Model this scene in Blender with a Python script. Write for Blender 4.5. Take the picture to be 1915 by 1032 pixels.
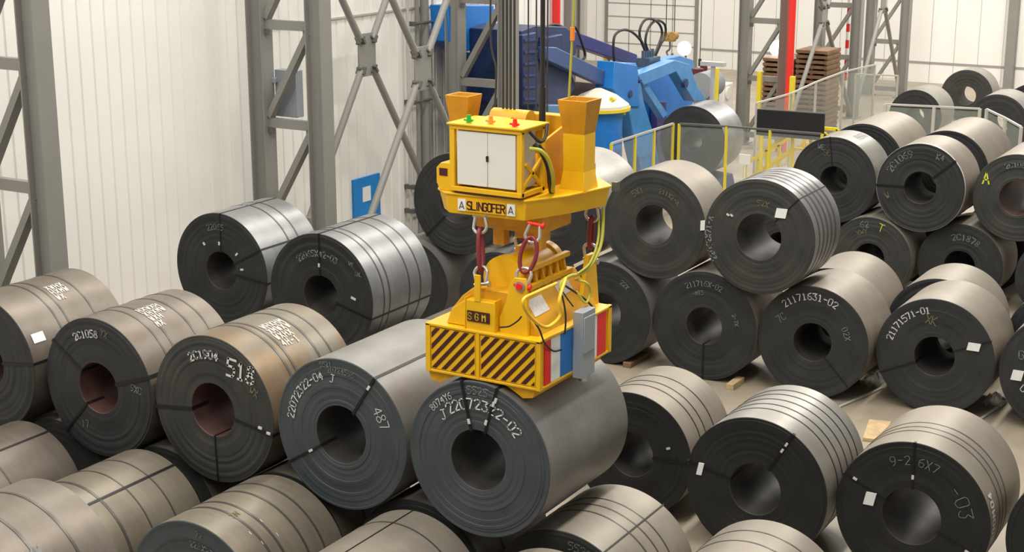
import bpy, math, random
from mathutils import Vector, Matrix
PI=math.pi
random.seed(7)
S=bpy.context.scene
for o in list(bpy.data.objects): bpy.data.objects.remove(o)
COL=S.collection
# ------------------------------------------------------------------ camera
F_PX,PITCH,AZ,CAM_H=2888.8,math.radians(14.63),math.radians(30.356),8.7
cam_r=Vector((math.sin(AZ),-math.cos(AZ),0))
cam_f=Vector((math.cos(AZ)*math.cos(PITCH),math.sin(AZ)*math.cos(PITCH),-math.sin(PITCH)))
cam_u=cam_r.cross(cam_f)
CAM=Vector((0,0,CAM_H))
cd=bpy.data.cameras.new('camera'); cam=bpy.data.objects.new('camera',cd); COL.objects.link(cam)
cd.sensor_width=36; cd.lens=F_PX/1915*36; cd.clip_end=300; cd.clip_start=.1
m=Matrix((( cam_r.x,cam_u.x,-cam_f.x),(cam_r.y,cam_u.y,-cam_f.y),(cam_r.z,cam_u.z,-cam_f.z))).to_4x4()
m.translation=CAM; cam.matrix_world=m
S.camera=cam
# ------------------------------------------------------------------ light
S.view_settings.view_transform='Standard'; S.view_settings.look='None'
S.view_settings.gamma=1; S.view_settings.use_curve_mapping=False
S.view_settings.exposure=0.0
w=bpy.data.worlds.new('hall_air'); S.world=w; w.use_nodes=True
bg=w.node_tree.nodes['Background']; bg.inputs[0].default_value=(1,.97,.92,1); bg.inputs[1].default_value=.40
def area(name,loc,sx,sy,power,col=(1,.95,.87),rot=(0,0,0)):
    l=bpy.data.lights.new(name,'AREA'); l.shape='RECTANGLE'; l.size=sx; l.size_y=sy; l.energy=power; l.color=col
    o=bpy.data.objects.new(name,l); o.location=loc; o.rotation_euler=rot; COL.objects.link(o); return o
for i,(x,y) in enumerate([(4,6),(16,6),(28,6),(42,8),(56,10)]):
    area('high_bay_light',(x,y,15),9,1.2,1350)
for i,(x,y) in enumerate([(8,15.5),(22,15.5),(36,16),(52,16)]):
    area('high_bay_light',(x,y,15),9,1.2,1150)
for i,(x,y) in enumerate([(44,27),(58,27),(58,12)]):
    area('high_bay_light',(x,y,15),9,2,1500)

def W(x,y,axis,val):
    """point of the photograph (pixels) carried onto the plane axis=val"""
    r=cam_f*F_PX+cam_r*(x-957.5)-cam_u*(y-516)
    t=(val-CAM[axis])/r[axis]
    return CAM+r*t
# ------------------------------------------------------------------ materials
def mat(name,col,rough=.5,metal=0.,emit=0.,noise=0.,nscale=4.,col2=None,bump=0.,bscale=30.,alpha=1.,spec=None,stretch=(1,1,1)):
    m=bpy.data.materials.new(name); m.use_nodes=True; nt=m.node_tree; b=nt.nodes['Principled BSDF']
    b.inputs['Base Color'].default_value=(*col,1); b.inputs['Roughness'].default_value=rough; b.inputs['Metallic'].default_value=metal
    if spec is not None: b.inputs['Specular IOR Level'].default_value=spec
    if emit: b.inputs['Emission Color'].default_value=(*col,1); b.inputs['Emission Strength'].default_value=emit
    tc=nt.nodes.new('ShaderNodeTexCoord'); mp=nt.nodes.new('ShaderNodeMapping'); mp.inputs['Scale'].default_value=stretch
    nt.links.new(tc.outputs['Object'],mp.inputs['Vector'])
    if noise or col2:
        n=nt.nodes.new('ShaderNodeTexNoise'); n.inputs['Scale'].default_value=nscale; n.inputs['Detail'].default_value=6; n.inputs['Roughness'].default_value=.6
        nt.links.new(mp.outputs[0],n.inputs['Vector'])
        r=nt.nodes.new('ShaderNodeValToRGB'); r.color_ramp.elements[0].position=.32; r.color_ramp.elements[1].position=.68
        c2=col2 or tuple(c*(1-noise) for c in col)
        r.color_ramp.elements[0].color=(*c2,1); r.color_ramp.elements[1].color=(*col,1)
        nt.links.new(n.outputs[0],r.inputs[0]); nt.links.new(r.outputs[0],b.inputs['Base Color'])
    if bump:
        n=nt.nodes.new('ShaderNodeTexNoise'); n.inputs['Scale'].default_value=bscale; n.inputs['Detail'].default_value=4
        nt.links.new(mp.outputs[0],n.inputs['Vector'])
        bp=nt.nodes.new('ShaderNodeBump'); bp.inputs['Strength'].default_value=bump; bp.inputs['Distance'].default_value=.02
        nt.links.new(n.outputs[0],bp.inputs['Height']); nt.links.new(bp.outputs[0],b.inputs['Normal'])
    if alpha<1: b.inputs['Alpha'].default_value=alpha
    return m
def face_mat(name,col,col2):
    """end of a wound coil: concentric wraps, mottled oxide"""
    m=bpy.data.materials.new(name); m.use_nodes=True; nt=m.node_tree; b=nt.nodes['Principled BSDF']
    b.inputs['Roughness'].default_value=.62; b.inputs['Metallic'].default_value=.15
    tc=nt.nodes.new('ShaderNodeTexCoord'); sx=nt.nodes.new('ShaderNodeSeparateXYZ'); nt.links.new(tc.outputs['Object'],sx.inputs[0])
    cb=nt.nodes.new('ShaderNodeCombineXYZ'); nt.links.new(sx.outputs['Y'],cb.inputs[0]); nt.links.new(sx.outputs['Z'],cb.inputs[1])
    ln=nt.nodes.new('ShaderNodeVectorMath'); ln.operation='LENGTH'; nt.links.new(cb.outputs[0],ln.inputs[0])
    n1=nt.nodes.new('ShaderNodeTexNoise'); n1.noise_dimensions='1D'; n1.inputs['Scale'].default_value=38; n1.inputs['Detail'].default_value=5
    nt.links.new(ln.outputs['Value'],n1.inputs['W'])
    n2=nt.nodes.new('ShaderNodeTexNoise'); n2.inputs['Scale'].default_value=2.2; n2.inputs['Detail'].default_value=7; nt.links.new(tc.outputs['Object'],n2.inputs['Vector'])
    ad=nt.nodes.new('ShaderNodeMath'); ad.operation='MULTIPLY_ADD'; ad.inputs[1].default_value=.25
    nt.links.new(n1.outputs[0],ad.inputs[0]); 
    m2=nt.nodes.new('ShaderNodeMath'); m2.operation='MULTIPLY'; m2.inputs[1].default_value=.8; nt.links.new(n2.outputs[0],m2.inputs[0]); nt.links.new(m2.outputs[0],ad.inputs[2])
    r=nt.nodes.new('ShaderNodeValToRGB'); r.color_ramp.elements[0].position=.36; r.color_ramp.elements[1].position=.70
    r.color_ramp.elements[0].color=(*col,1); r.color_ramp.elements[1].color=(*col2,1)
    nt.links.new(ad.outputs[0],r.inputs[0]); nt.links.new(r.outputs[0],b.inputs['Base Color'])
    bp=nt.nodes.new('ShaderNodeBump'); bp.inputs['Strength'].default_value=.10; bp.inputs['Distance'].default_value=.006
    nt.links.new(n1.outputs[0],bp.inputs['Height']); nt.links.new(bp.outputs[0],b.inputs['Normal'])
    return m
def body_mat(name,col,col2,rough=.42,metal=.6,patch=.5):
    m=bpy.data.materials.new(name); m.use_nodes=True; nt=m.node_tree; b=nt.nodes['Principled BSDF']
    b.inputs['Metallic'].default_value=metal
    tc=nt.nodes.new('ShaderNodeTexCoord'); oi=nt.nodes.new('ShaderNodeObjectInfo')
    va=nt.nodes.new('ShaderNodeVectorMath'); va.operation='ADD'; nt.links.new(tc.outputs['Object'],va.inputs[0])
    sc=nt.nodes.new('ShaderNodeVectorMath'); sc.operation='SCALE'; sc.inputs['Scale'].default_value=1.; nt.links.new(oi.outputs['Location'],sc.inputs[0]); nt.links.new(sc.outputs[0],va.inputs[1])
    n=nt.nodes.new('ShaderNodeTexNoise'); n.inputs['Scale'].default_value=1.1; n.inputs['Detail'].default_value=8; n.inputs['Roughness'].default_value=.62
    nt.links.new(va.outputs[0],n.inputs['Vector'])
    r=nt.nodes.new('ShaderNodeValToRGB'); r.color_ramp.elements[0].position=patch-.13; r.color_ramp.elements[1].position=patch+.13
    r.color_ramp.elements[0].color=(*col2,1); r.color_ramp.elements[1].color=(*col,1)
    nt.links.new(n.outputs[0],r.inputs[0])
    # fine rolling streaks round the girth
    mp=nt.nodes.new('ShaderNodeMapping'); mp.inputs['Scale'].default_value=(14,1.2,1.2); nt.links.new(va.outputs[0],mp.inputs['Vector'])
    n2=nt.nodes.new('ShaderNodeTexNoise'); n2.inputs['Scale'].default_value=1.6; n2.inputs['Detail'].default_value=5; nt.links.new(mp.outputs[0],n2.inputs['Vector'])
    mx=nt.nodes.new('ShaderNodeMix'); mx.data_type='RGBA'; mx.blend_type='MULTIPLY'; mx.inputs['Factor'].default_value=.35
    r2=nt.nodes.new('ShaderNodeValToRGB'); r2.color_ramp.elements[0].position=.3; r2.color_ramp.elements[0].color=(.7,.7,.7,1); r2.color_ramp.elements[1].position=.7
    nt.links.new(n2.outputs[0],r2.inputs[0]); nt.links.new(r.outputs[0],mx.inputs['A']); nt.links.new(r2.outputs[0],mx.inputs['B']); nt.links.new(mx.outputs['Result'],b.inputs['Base Color'])
    mr=nt.nodes.new('ShaderNodeMapRange'); mr.inputs['To Min'].default_value=rough-.07; mr.inputs['To Max'].default_value=rough+.10
    nt.links.new(n2.outputs[0],mr.inputs['Value']); nt.links.new(mr.outputs[0],b.inputs['Roughness'])
    return m
B_GREY=body_mat('grey_rolled_steel',(.27,.262,.25),(.20,.193,.18),rough=.46,metal=.5)
B_COOL=body_mat('bluish_rolled_steel',(.33,.335,.34),(.22,.225,.23),rough=.38,metal=.7)
B_BEIGE=body_mat('beige_rolled_steel',(.295,.262,.215),(.235,.205,.168),rough=.5,metal=.35)
B_SILVER=body_mat('silvery_rolled_steel',(.33,.32,.295),(.26,.245,.22),rough=.42,metal=.5)
B_BROWN=body_mat('brown_rolled_steel',(.205,.178,.147),(.15,.124,.10),rough=.45,metal=.5)
B_RUST=body_mat('rust_flecked_steel',(.205,.185,.15),(.19,.118,.055),rough=.43,metal=.5,patch=.46)
B_OLIVE=body_mat('olive_rolled_steel',(.255,.225,.175),(.19,.165,.13),rough=.45,metal=.5)
F_SLATE=face_mat('slate_coil_end',(.046,.056,.062),(.064,.077,.084))
F_DARK=face_mat('dark_coil_end',(.018,.0195,.021),(.031,.033,.034))
F_BLACK=face_mat('black_coil_end',(.009,.010,.011),(.018,.019,.020))
F_WARM=face_mat('warm_grey_coil_end',(.027,.029,.028),(.050,.049,.044))
BORE=mat('bore_steel',(.065,.060,.056),.58,.3,noise=.4,nscale=3)
BORE_RED=mat('reddish_bore_steel',(.12,.058,.052),.55,.2,noise=.4,nscale=3)
STRAP=mat('dark_steel_strap',(.012,.012,.013),.45,.3)
BAND=mat('grey_steel_band',(.10,.095,.088),.4,.6)
CLIP=mat('bright_strap_clip',(.75,.76,.76),.4,.3)
PAPER=mat('white_paper_tag',(.80,.82,.80),.6,noise=.08,nscale=20)
CHALK=mat('white_marker_paint',(.62,.64,.62),.7)
CHALK_DIM=mat('faded_marker_paint',(.20,.21,.205),.8)
CHALK_Y=mat('yellow_marker_paint',(.65,.68,.06),.7)
CHALK_OL=mat('faded_olive_paint',(.15,.15,.07),.8)
YEL=mat('yellow_machine_paint',(.80,.455,.006),.38,noise=.10,nscale=3,bump=.04)
YEL_F=mat('ochre_funnel_paint',(.60,.27,.005),.5,noise=.25,nscale=4)
YEL_D=mat('worn_yellow_machine_paint',(.70,.345,.006),.5,noise=.22,nscale=5,bump=.06)
YEL_S=mat('safety_yellow_paint',(.78,.62,.03),.45,noise=.1)
MAROON=mat('dark_maroon_stripe',(.055,.008,.006),.5)
RED=mat('red_paint',(.78,.012,.010),.4)
REDP=mat('red_pipe_paint',(.75,.03,.02),.4)
WHITE=mat('white_paint',(.80,.81,.78),.4)
BLUE=mat('blue_stripe_paint',(.010,.16,.50),.4)
CABW=mat('off_white_cabinet_steel',(.70,.69,.63),.4)
BLACK=mat('black_rubber',(.012,.012,.012),.5)
ROPE=mat('dark_wire_rope',(.05,.048,.045),.45,.4,bump=.3,bscale=80)
GREYB=mat('grey_junction_box_paint',(.27,.30,.33),.4)
SHK=mat('galvanised_shackle',(.55,.53,.50),.32,.8)
LINKR=mat('dark_red_chain_link',(.20,.02,.025),.4,.2)
CABY=mat('yellow_green_cable',(.42,.40,.04),.45)
CABY2=mat('bright_yellow_hose',(.80,.52,.02),.4)
COLM=mat('grey_column_paint',(.235,.23,.212),.5,noise=.10,nscale=1.2)
COLD=mat('bolt_grey',(.10,.10,.09),.5)
WALLM=mat('white_ribbed_cladding',(.84,.82,.775),.55,noise=.04,nscale=.5)
WALLE=mat('off_white_sandwich_panel',(.80,.785,.745),.55,noise=.04,nscale=.4)
SEAM=mat('grey_seam',(.30,.29,.28),.6)
FLOORM=mat('beige_concrete',(.37,.315,.24),.55,noise=.30,nscale=.7,bump=.05,bscale=12)
MB1=mat('machine_blue',(.015,.19,.60),.35,noise=.15,nscale=2)
MB2=mat('light_machine_blue',(.07,.28,.62),.35,noise=.2,nscale=3)
MB3=mat('navy_machine_blue',(.022,.045,.14),.45,noise=.35,nscale=3)
MB4=mat('violet_blue_beam',(.035,.045,.20),.45,noise=.2,nscale=3)
PANELB=mat('bright_blue_panel',(.01,.22,.60),.4)
WOOD=mat('brown_timber',(.24,.135,.07),.7,noise=.4,nscale=6)
WOODP=mat('pale_timber',(.62,.45,.25),.7,noise=.3,nscale=6)
SCREEN=mat('black_curtain_panel',(.008,.007,.010),.5)
GLASS=mat('clear_guard_panel',(.70,.76,.74),.15,alpha=.09)
MESH=mat('grey_green_guard_mesh',(.42,.46,.42),.5,alpha=.20)
RAILG=mat('pale_grey_rail',(.52,.50,.46),.45,.2)
GLOW=mat('lamp_glow',(1,.93,.82),.5,emit=14)
GREEN=mat('green_beacon_glass',(.01,.35,.05),.3)
ORANGE=mat('orange_beacon_glass',(.85,.25,.02),.3)
PLASTIC=mat('clear_wrapping_film',(.55,.52,.50),.2,alpha=.5)
PATCH=mat('off_white_sprayed_lettering',(.50,.475,.43),.7)
LBL=mat('white_rating_plate',(.66,.64,.60),.5,noise=.2,nscale=25)
# ------------------------------------------------------------------ mesh helpers
class MB:
    def __init__(s): s.v=[];s.f=[];s.mi=[];s.c=0
    def add(s,vs,fs,mi=None):
        o=len(s.v); s.v+= [tuple(v) for v in vs]; s.f+=[tuple(i+o for i in f) for f in fs]; s.mi+=[s.c if mi is None else mi]*len(fs); return s
    def box(s,lo,hi,M=None):
        x0,y0,z0=lo;x1,y1,z1=hi
        vs=[Vector(p) for p in ((x0,y0,z0),(x1,y0,z0),(x1,y1,z0),(x0,y1,z0),(x0,y0,z1),(x1,y0,z1),(x1,y1,z1),(x0,y1,z1))]
        if M: vs=[M@v for v in vs]
        return s.add(vs,[(0,3,2,1),(4,5,6,7),(0,1,5,4),(1,2,6,5),(2,3,7,6),(3,0,4,7)])
    def beam(s,a,b,w,h,up=(0,0,1)):
        a=Vector(a);b=Vector(b);d=(b-a).normalized();u=Vector(up)
        if abs(d.dot(u))>.98: u=Vector((0,1,0))
        r=d.cross(u).normalized();u=r.cross(d)
        vs=[p+r*i*w/2+u*j*h/2 for p in (a,b) for i,j in ((-1,-1),(1,-1),(1,1),(-1,1))]
        return s.add(vs,[(0,1,2,3),(7,6,5,4),(0,4,5,1),(1,5,6,2),(2,6,7,3),(3,7,4,0)])
    def ibeam(s,a,b,w,h,t=.02,up=(0,0,1)):
        a=Vector(a);b=Vector(b);d=(b-a).normalized();u=Vector(up)
        r=d.cross(u).normalized();u=r.cross(d)
        s.beam(a+u*(h/2-t/2),b+u*(h/2-t/2),w,t,u); s.beam(a-u*(h/2-t/2),b-u*(h/2-t/2),w,t,u); s.beam(a,b,t,h-2*t,u); return s
    def tube(s,pts,r,n=8,closed=False,caps=True):
        pts=[Vector(p) for p in pts]; N=len(pts); o=len(s.v); prev=None; rs=r if isinstance(r,(list,tuple)) else [r]*N
        vs=[]
        for i,p in enumerate(pts):
            if closed: d=pts[(i+1)%N]-pts[i-1]
            else: d=pts[min(i+1,N-1)]-pts[max(i-1,0)]
            d.normalize()
            if prev is None:
                u=Vector((0,0,1)) if abs(d.z)<.9 else Vector((1,0,0)); u=(u-d*u.dot(d)).normalized()
            else: u=(prev-d*prev.dot(d)).normalized()
            prev=u; v=d.cross(u)
            vs+=[p+(u*math.cos(2*PI*k/n)+v*math.sin(2*PI*k/n))*rs[i] for k in range(n)]
        fs=[]
        for i in range(N if closed else N-1):
            j=(i+1)%N
            for k in range(n):
                l=(k+1)%n; fs.append((i*n+k,i*n+l,j*n+l,j*n+k))
        if caps and not closed: fs+=[tuple(range(n-1,-1,-1)),tuple((N-1)*n+k for k in range(n))]
        return s.add(vs,fs)
    def cyl(s,a,b,r,n=20,r2=None): return s.tube([a,b],[r,r if r2 is None else r2],n)
    def lathe(s,prof,n=96,mis=None,org=(0,0,0)):
        """profile (x,r) closed loop about the X axis"""
        N=len(prof); vs=[(org[0]+x,org[1]-math.sin(2*PI*k/n)*r,org[2]+math.cos(2*PI*k/n)*r) for x,r in prof for k in range(n)]
        o=len(s.v); s.v+=vs
        for i in range(N):
            j=(i+1)%N
            for k in range(n):
                l=(k+1)%n; s.f.append((o+i*n+k,o+j*n+k,o+j*n+l,o+i*n+l)); s.mi.append(mis[i] if mis else s.c)
        return s
    def prism(s,poly,axis,lo,hi):
        """poly in the two other axes (cyclic order kept), extruded along axis"""
        def P(a,b,c): return {0:(c,a,b),1:(a,c,b),2:(a,b,c)}[axis]
        n=len(poly); vs=[P(a,b,lo) for a,b in poly]+[P(a,b,hi) for a,b in poly]
        fs=[tuple(range(n)),tuple(range(2*n-1,n-1,-1))]+[(i,(i+1)%n,n+(i+1)%n,n+i) for i in range(n)]
        return s.add(vs,fs)
    def hull(s,bot,top):
        n=len(bot); return s.add(list(bot)+list(top),[tuple(range(n-1,-1,-1)),tuple(range(n,2*n))]+[(i,(i+1)%n,n+(i+1)%n,n+i) for i in range(n)])
    def mesh(s,name,mats,org=(0,0,0),smooth=35,fix=True):
        me=bpy.data.meshes.new(name); ox,oy,oz=org
        me.from_pydata([(x-ox,y-oy,z-oz) for x,y,z in s.v],[],s.f)
        for mm in (mats if isinstance(mats,(list,tuple)) else [mats]): me.materials.append(mm)
        for p,i in zip(me.polygons,s.mi): p.material_index=i
        if fix:
            import bmesh
            bm=bmesh.new(); bm.from_mesh(me); bmesh.ops.recalc_face_normals(bm,faces=bm.faces); bm.to_mesh(me); bm.free()
        if smooth:
            for p in me.polygons: p.use_smooth=True
            me.set_sharp_from_angle(angle=math.radians(smooth))
        me.update(); return me
def tag(o,label=None,cat=None,group=None,kind=None):
    if label: o['label']=label
    if cat: o['category']=cat
    if group: o['group']=group
    if kind: o['kind']=kind
    return o
def thing(name,label,cat,loc,group=None):
    o=bpy.data.objects.new(name,None); o.location=loc; o.empty_display_size=.2; COL.objects.link(o); return tag(o,label,cat,group)
def wpos(o):
    v=Vector(o.location)
    while o.parent: o=o.parent; v+=Vector(o.location)
    return v
def part(name,mb,mats,parent,label=None,bevel=0,smooth=35,fix=True):
    """mesh given in world coordinates, hung under parent"""
    org=wpos(parent)
    o=bpy.data.objects.new(name,mb.mesh(name,mats,org,smooth,fix)); COL.objects.link(o); o.parent=parent
    if bevel:
        b=o.modifiers.new('bevel','BEVEL'); b.width=bevel; b.segments=2; b.limit_method='ANGLE'
    if label: o['label']=label
    return o
def solo(name,mb,mats,label,cat,org,group=None,bevel=0,smooth=35,kind=None):
    o=bpy.data.objects.new(name,mb.mesh(name,mats,org,smooth)); o.location=org; COL.objects.link(o)
    if bevel:
        b=o.modifiers.new('bevel','BEVEL'); b.width=bevel; b.segments=2; b.limit_method='ANGLE'
    if kind: o['kind']=kind; return o
    return tag(o,label,cat,group)
def smoothpts(pts,n=8):
    """Catmull-Rom through pts"""
    pts=[Vector(p) for p in pts]; out=[]
    P=[pts[0]*2-pts[1]]+pts+[pts[-1]*2-pts[-2]]
    for i in range(1,len(P)-2):
        a,b,c,d=P[i-1:i+3]
        for k in range(n):
            t=k/n; out.append(.5*((2*b)+(c-a)*t+(2*a-5*b+4*c-d)*t*t+(3*b-a-3*c+d)*t*t*t))
    out.append(pts[-1]); return out
# ------------------------------------------------------------------ stroke lettering (4 x 6 grid)
G={'0':[[(0,1),(1,0),(3,0),(4,1),(4,5),(3,6),(1,6),(0,5),(0,1)]],'1':[[(1,5),(2,6),(2,0)],[(1,0),(3,0)]],'2':[[(0,5),(1,6),(3,6),(4,5),(4,4),(0,0),(4,0)]],
'3':[[(0,6),(4,6),(2,4),(4,2.6),(4,1),(3,0),(1,0),(0,1)]],'4':[[(3,0),(3,6),(0,2),(4,2)]],'5':[[(4,6),(0,6),(0,3.5),(3,3.6),(4,2.6),(4,1),(3,0),(0,0)]],
'6':[[(3.5,6),(1,5),(0,3),(0,1),(1,0),(3,0),(4,1),(4,2.4),(3,3.3),(1,3.3),(0,2.4)]],'7':[[(0,6),(4,6),(1.5,0)]],
'8':[[(2,3.2),(.4,4.3),(.6,5.6),(2,6),(3.4,5.6),(3.6,4.3),(2,3.2),(0,2),(.2,.6),(2,0),(3.8,.6),(4,2),(2,3.2)]],'9':[[(4,3.4),(3,2.6),(1,2.6),(0,3.6),(0,5),(1,6),(3,6),(4,5),(4,3),(3,1),(1,0)]],
'-':[[(.6,3),(3.4,3)]],'A':[[(0,0),(2,6),(4,0)],[(.8,2.2),(3.2,2.2)]],'C':[[(4,5),(3,6),(1,6),(0,5),(0,1),(1,0),(3,0),(4,1)]],'E':[[(4,6),(0,6),(0,0),(4,0)],[(0,3),(3,3)]],
'F':[[(4,6),(0,6),(0,0)],[(0,3),(3,3)]],'G':[[(4,5),(3,6),(1,6),(0,5),(0,1),(1,0),(3,0),(4,1),(4,3),(2.4,3)]],'I':[[(1,0),(1,6)]],'J':[[(1,6),(4,6)],[(3,6),(3,1),(2,0),(.4,.6)]],
'L':[[(0,6),(0,0),(4,0)]],'M':[[(0,0),(0,6),(2,3),(4,6),(4,0)]],'N':[[(0,0),(0,6),(4,0),(4,6)]],'O':[[(0,1),(1,0),(3,0),(4,1),(4,5),(3,6),(1,6),(0,5),(0,1)]],
'R':[[(0,0),(0,6),(3,6),(4,5),(4,4),(3,3),(0,3)],[(2,3),(4,0)]],'S':[[(4,5.2),(3,6),(1,6),(0,5),(0,4),(1,3.2),(3,2.8),(4,2),(4,1),(3,0),(1,0),(0,.8)]],'T':[[(0,6),(4,6)],[(2,6),(2,0)]],
'X':[[(0,0),(4,6)],[(0,6),(4,0)]],'K':[[(0,0),(0,6)],[(4,6),(0,3),(4,0)]],'H':[[(0,0),(0,6)],[(4,0),(4,6)],[(0,3),(4,3)]],'Y':[[(0,6),(2,3),(4,6)],[(2,3),(2,0)]],'W':[[(0,6),(1,0),(2,4),(3,0),(4,6)]],' ':[]}
def strokes(mb,text,f,h,wd,adv=.82,jit=0.,sub=1):
    """f(u,v) -> 3D point; u runs along the line (metres), v upward"""
    rnd=random.Random(text+str(h)); u0=0; XS=.80
    for ch in text:
        for pl in G[ch]:
            q=[((x/6)*h*XS+u0+rnd.uniform(-jit,jit)*h,(y/6)*h+rnd.uniform(-jit,jit)*h) for x,y in pl]
            for (ax,ay),(bx,by) in zip(q,q[1:]):
                dx,dy=bx-ax,by-ay; L=math.hypot(dx,dy) or 1e-6; dx/=L;dy/=L; e=wd*.4
                ax2,ay2,bx2,by2=ax-dx*e,ay-dy*e,bx+dx*e,by+dy*e; px,py=-dy*wd/2,dx*wd/2
                vs=[];fs=[]
                for k in range(sub+1):
                    t=k/sub; cx=ax2+(bx2-ax2)*t; cy=ay2+(by2-ay2)*t
                    vs+=[f(cx+px,cy+py),f(cx-px,cy-py)]
                    if k: fs.append((2*k-2,2*k-1,2*k+1,2*k))
                mb.add(vs,fs)
        u0+=h*adv*(.6 if ch=='I' else 1)
    return u0
# ------------------------------------------------------------------ coils
def coil(label,X,Y,Z,R,L,body=B_GREY,face=F_DARK,bore=BORE,ratio=.38,bands=(),eyes=(),clips=(),marks=(),tags=(),bmarks=(),group=None,step=.0028,seed=1,laps=()):
    rnd=random.Random(seed*77+int(X*10)+int(Y*100))
    root=thing('steel_coil',label,'steel coil',(X,Y,Z),group)
    ri=R*ratio; NR=16; prof=[]; mis=[]
    rs=[ri+(R-ri)*i/NR for i in range(NR+1)]
    off=[rnd.uniform(-step,step)*.6 for _ in rs]
    if rnd.random()<.7:
        k=rnd.choice([NR-2,NR-1]); 
        for q in range(k,NR+1): off[q]+=rnd.choice((-1,1))*step*1.6 if q==k else off[k]*.3
    mb=MB(); back=[L+rnd.uniform(-step,step)*.6 for _ in rs]
    # bore: back -> front
    prof.append((back[0],ri)); mis.append(2)
    prof.append((off[0]+.006,ri)); mis.append(2)
    for i in range(NR):
        if i: prof.append((off[i-1],rs[i])); mis.append(1)
        prof.append((off[i],rs[i]+(.004 if i else .006))); mis.append(1)
    prof.append((off[NR-1],R-.008)); mis.append(1)
    prof.append((off[NR-1]+.008,R)); mis.append(0)
    prof.append((L-.008,R)); mis.append(0)
    prof.append((L,R-.01)); mis.append(1)
    for i in range(NR-1,0,-3): prof.append((back[i],rs[i])); mis.append(1)
    mb.lathe(prof,112,mis)
    o=bpy.data.objects.new('wound_strip',mb.mesh('wound_strip',[body,face,bore],fix=True,smooth=30)); COL.objects.link(o); o.parent=root
    # telescoped faces vary by a few mm: find how proud the face stands
    fx=min(off)-.004
    def FP(th,r,d=0.): return (fx-d,-math.sin(th)*r,math.cos(th)*r)
    for (bx,bw,*bm) in bands:
        b=MB(); b.lathe([(bx-bw/2,R+.0005),(bx-bw/2,R+.005),(bx+bw/2,R+.005),(bx+bw/2,R+.0005)],112)
        q=bpy.data.objects.new('circumference_strap',b.mesh('circumference_strap',[bm[0] if bm else BAND])); COL.objects.link(q); q.parent=root
    for lp in laps:   # outer wrap end, a lip along the length
        b=MB(); t=math.radians(lp); u=Vector((0,-math.sin(t),math.cos(t))); v=Vector((0,-math.cos(t),-math.sin(t)))
        b.add([Vector((.01,0,0))+u*(R-.002),Vector((.01,0,0))+u*(R+.006),Vector((.01,0,0))+u*(R-.003)+v*.09,Vector((L-.01,0,0))+u*(R-.002),Vector((L-.01,0,0))+u*(R+.006),Vector((L-.01,0,0))+u*(R-.003)+v*.09],[(0,1,4,3),(1,2,5,4),(0,2,1),(3,4,5)])
        q=bpy.data.objects.new('strip_tail',b.mesh('strip_tail',[body],smooth=0)); COL.objects.link(q); q.parent=root
    for e in eyes:
        deg,w_=(e[:2] if isinstance(e,tuple) else (e,.035)); t=math.radians(deg); FO=isinstance(e,tuple) and len(e)>2
        u=Vector((0,-math.sin(t),math.cos(t))); v=Vector((0,-math.cos(t),-math.sin(t)))
        X1=Vector((1,0,0)); pin=.30
        path=[X1*pin+u*(ri-.006),X1*(fx-.004)+u*(ri-.006),X1*(fx-.004)+u*(R+.006),X1*(L+.012)+u*(R+.006)]
        path2=[X1*pin+u*(ri-.001),X1*fx+u*(ri-.001),X1*fx+u*(R+.001),X1*(L+.012)+u*(R+.001)]
        # keep the strap on the outside of both bends
        if FO: path[3]=X1*.04+u*(R+.006); path2[3]=X1*.04+u*(R+.001)
        path[0]=X1*pin+u*(ri-.008);path[1]=X1*(fx-.005)+u*(ri-.008)
        b=MB(); vs=[]
        for a,c in zip(path,path2): vs+=[a-v*w_/2,a+v*w_/2,c+v*w_/2,c-v*w_/2]
        fs=[(0,1,2,3),(12,15,14,13)]
        for i in range(3):
            k=4*i
            for a,c in ((0,1),(1,2),(2,3),(3,0)): fs.append((k+a,k+4+a,k+4+c,k+c))
        b.add(vs,fs); q=bpy.data.objects.new('eye_strap',b.mesh('eye_strap',[STRAP],smooth=0)); COL.objects.link(q); q.parent=root
    def place(deg,r,s1,s2,name,m,th=.008,rot=0,skew=0):
        t=math.radians(deg); c=Vector(FP(t,r)); t2=math.radians(deg+rot)
        u=Vector((0,-math.sin(t2),math.cos(t2))); v=Vector((0,-math.cos(t2),-math.sin(t2))); X1=Vector((-1,0,0))
        b=MB(); vs=[c+X1*d+u*i*s1/2+v*(j*s2/2+skew*i*s1) for d in (.002,th) for i,j in ((-1,-1),(1,-1),(1,1),(-1,1))]
        b.add(vs,[(0,1,2,3),(7,6,5,4),(0,4,5,1),(1,5,6,2),(2,6,7,3),(3,7,4,0)])
        q=bpy.data.objects.new(name,b.mesh(name,[m],smooth=0)); COL.objects.link(q); q.parent=root; return q
    for c in clips: place(c[0],c[1]*R,.055,.03,'strap_clip',CLIP,.016)
    for tg in tags:
        deg,rr,h_,w_,*rest=tg; rot=rest[0] if rest else -deg
        place(deg,rr*R,h_,w_,'identification_tag',PAPER,.02,rot,.1)
    for mk in marks:
        kind,text,deg,rr,h,*rest=mk; col=rest[0] if rest else CHALK; wd=rest[1] if len(rest)>1 else h*.13
        b=MB()
        if kind=='arc':   # text follows the circle clockwise from deg
            r0=rr*R
            f=lambda u,v:FP(math.radians(deg)+u/r0,r0+v,.003)
            strokes(b,text,f,h,wd,.76,.035)
        else:             # straight line, rotated clockwise by rest[2]
            rot=math.radians(rest[2] if len(rest)>2 else 0); t=math.radians(deg); cy,cz=math.sin(t)*rr*R,math.cos(t)*rr*R
            f=lambda u,v:(fx-.003,-(cy+u*math.cos(rot)+v*math.sin(rot)),cz-u*math.sin(rot)+v*math.cos(rot))
            strokes(b,text,f,h,wd,.70,.03)
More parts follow.
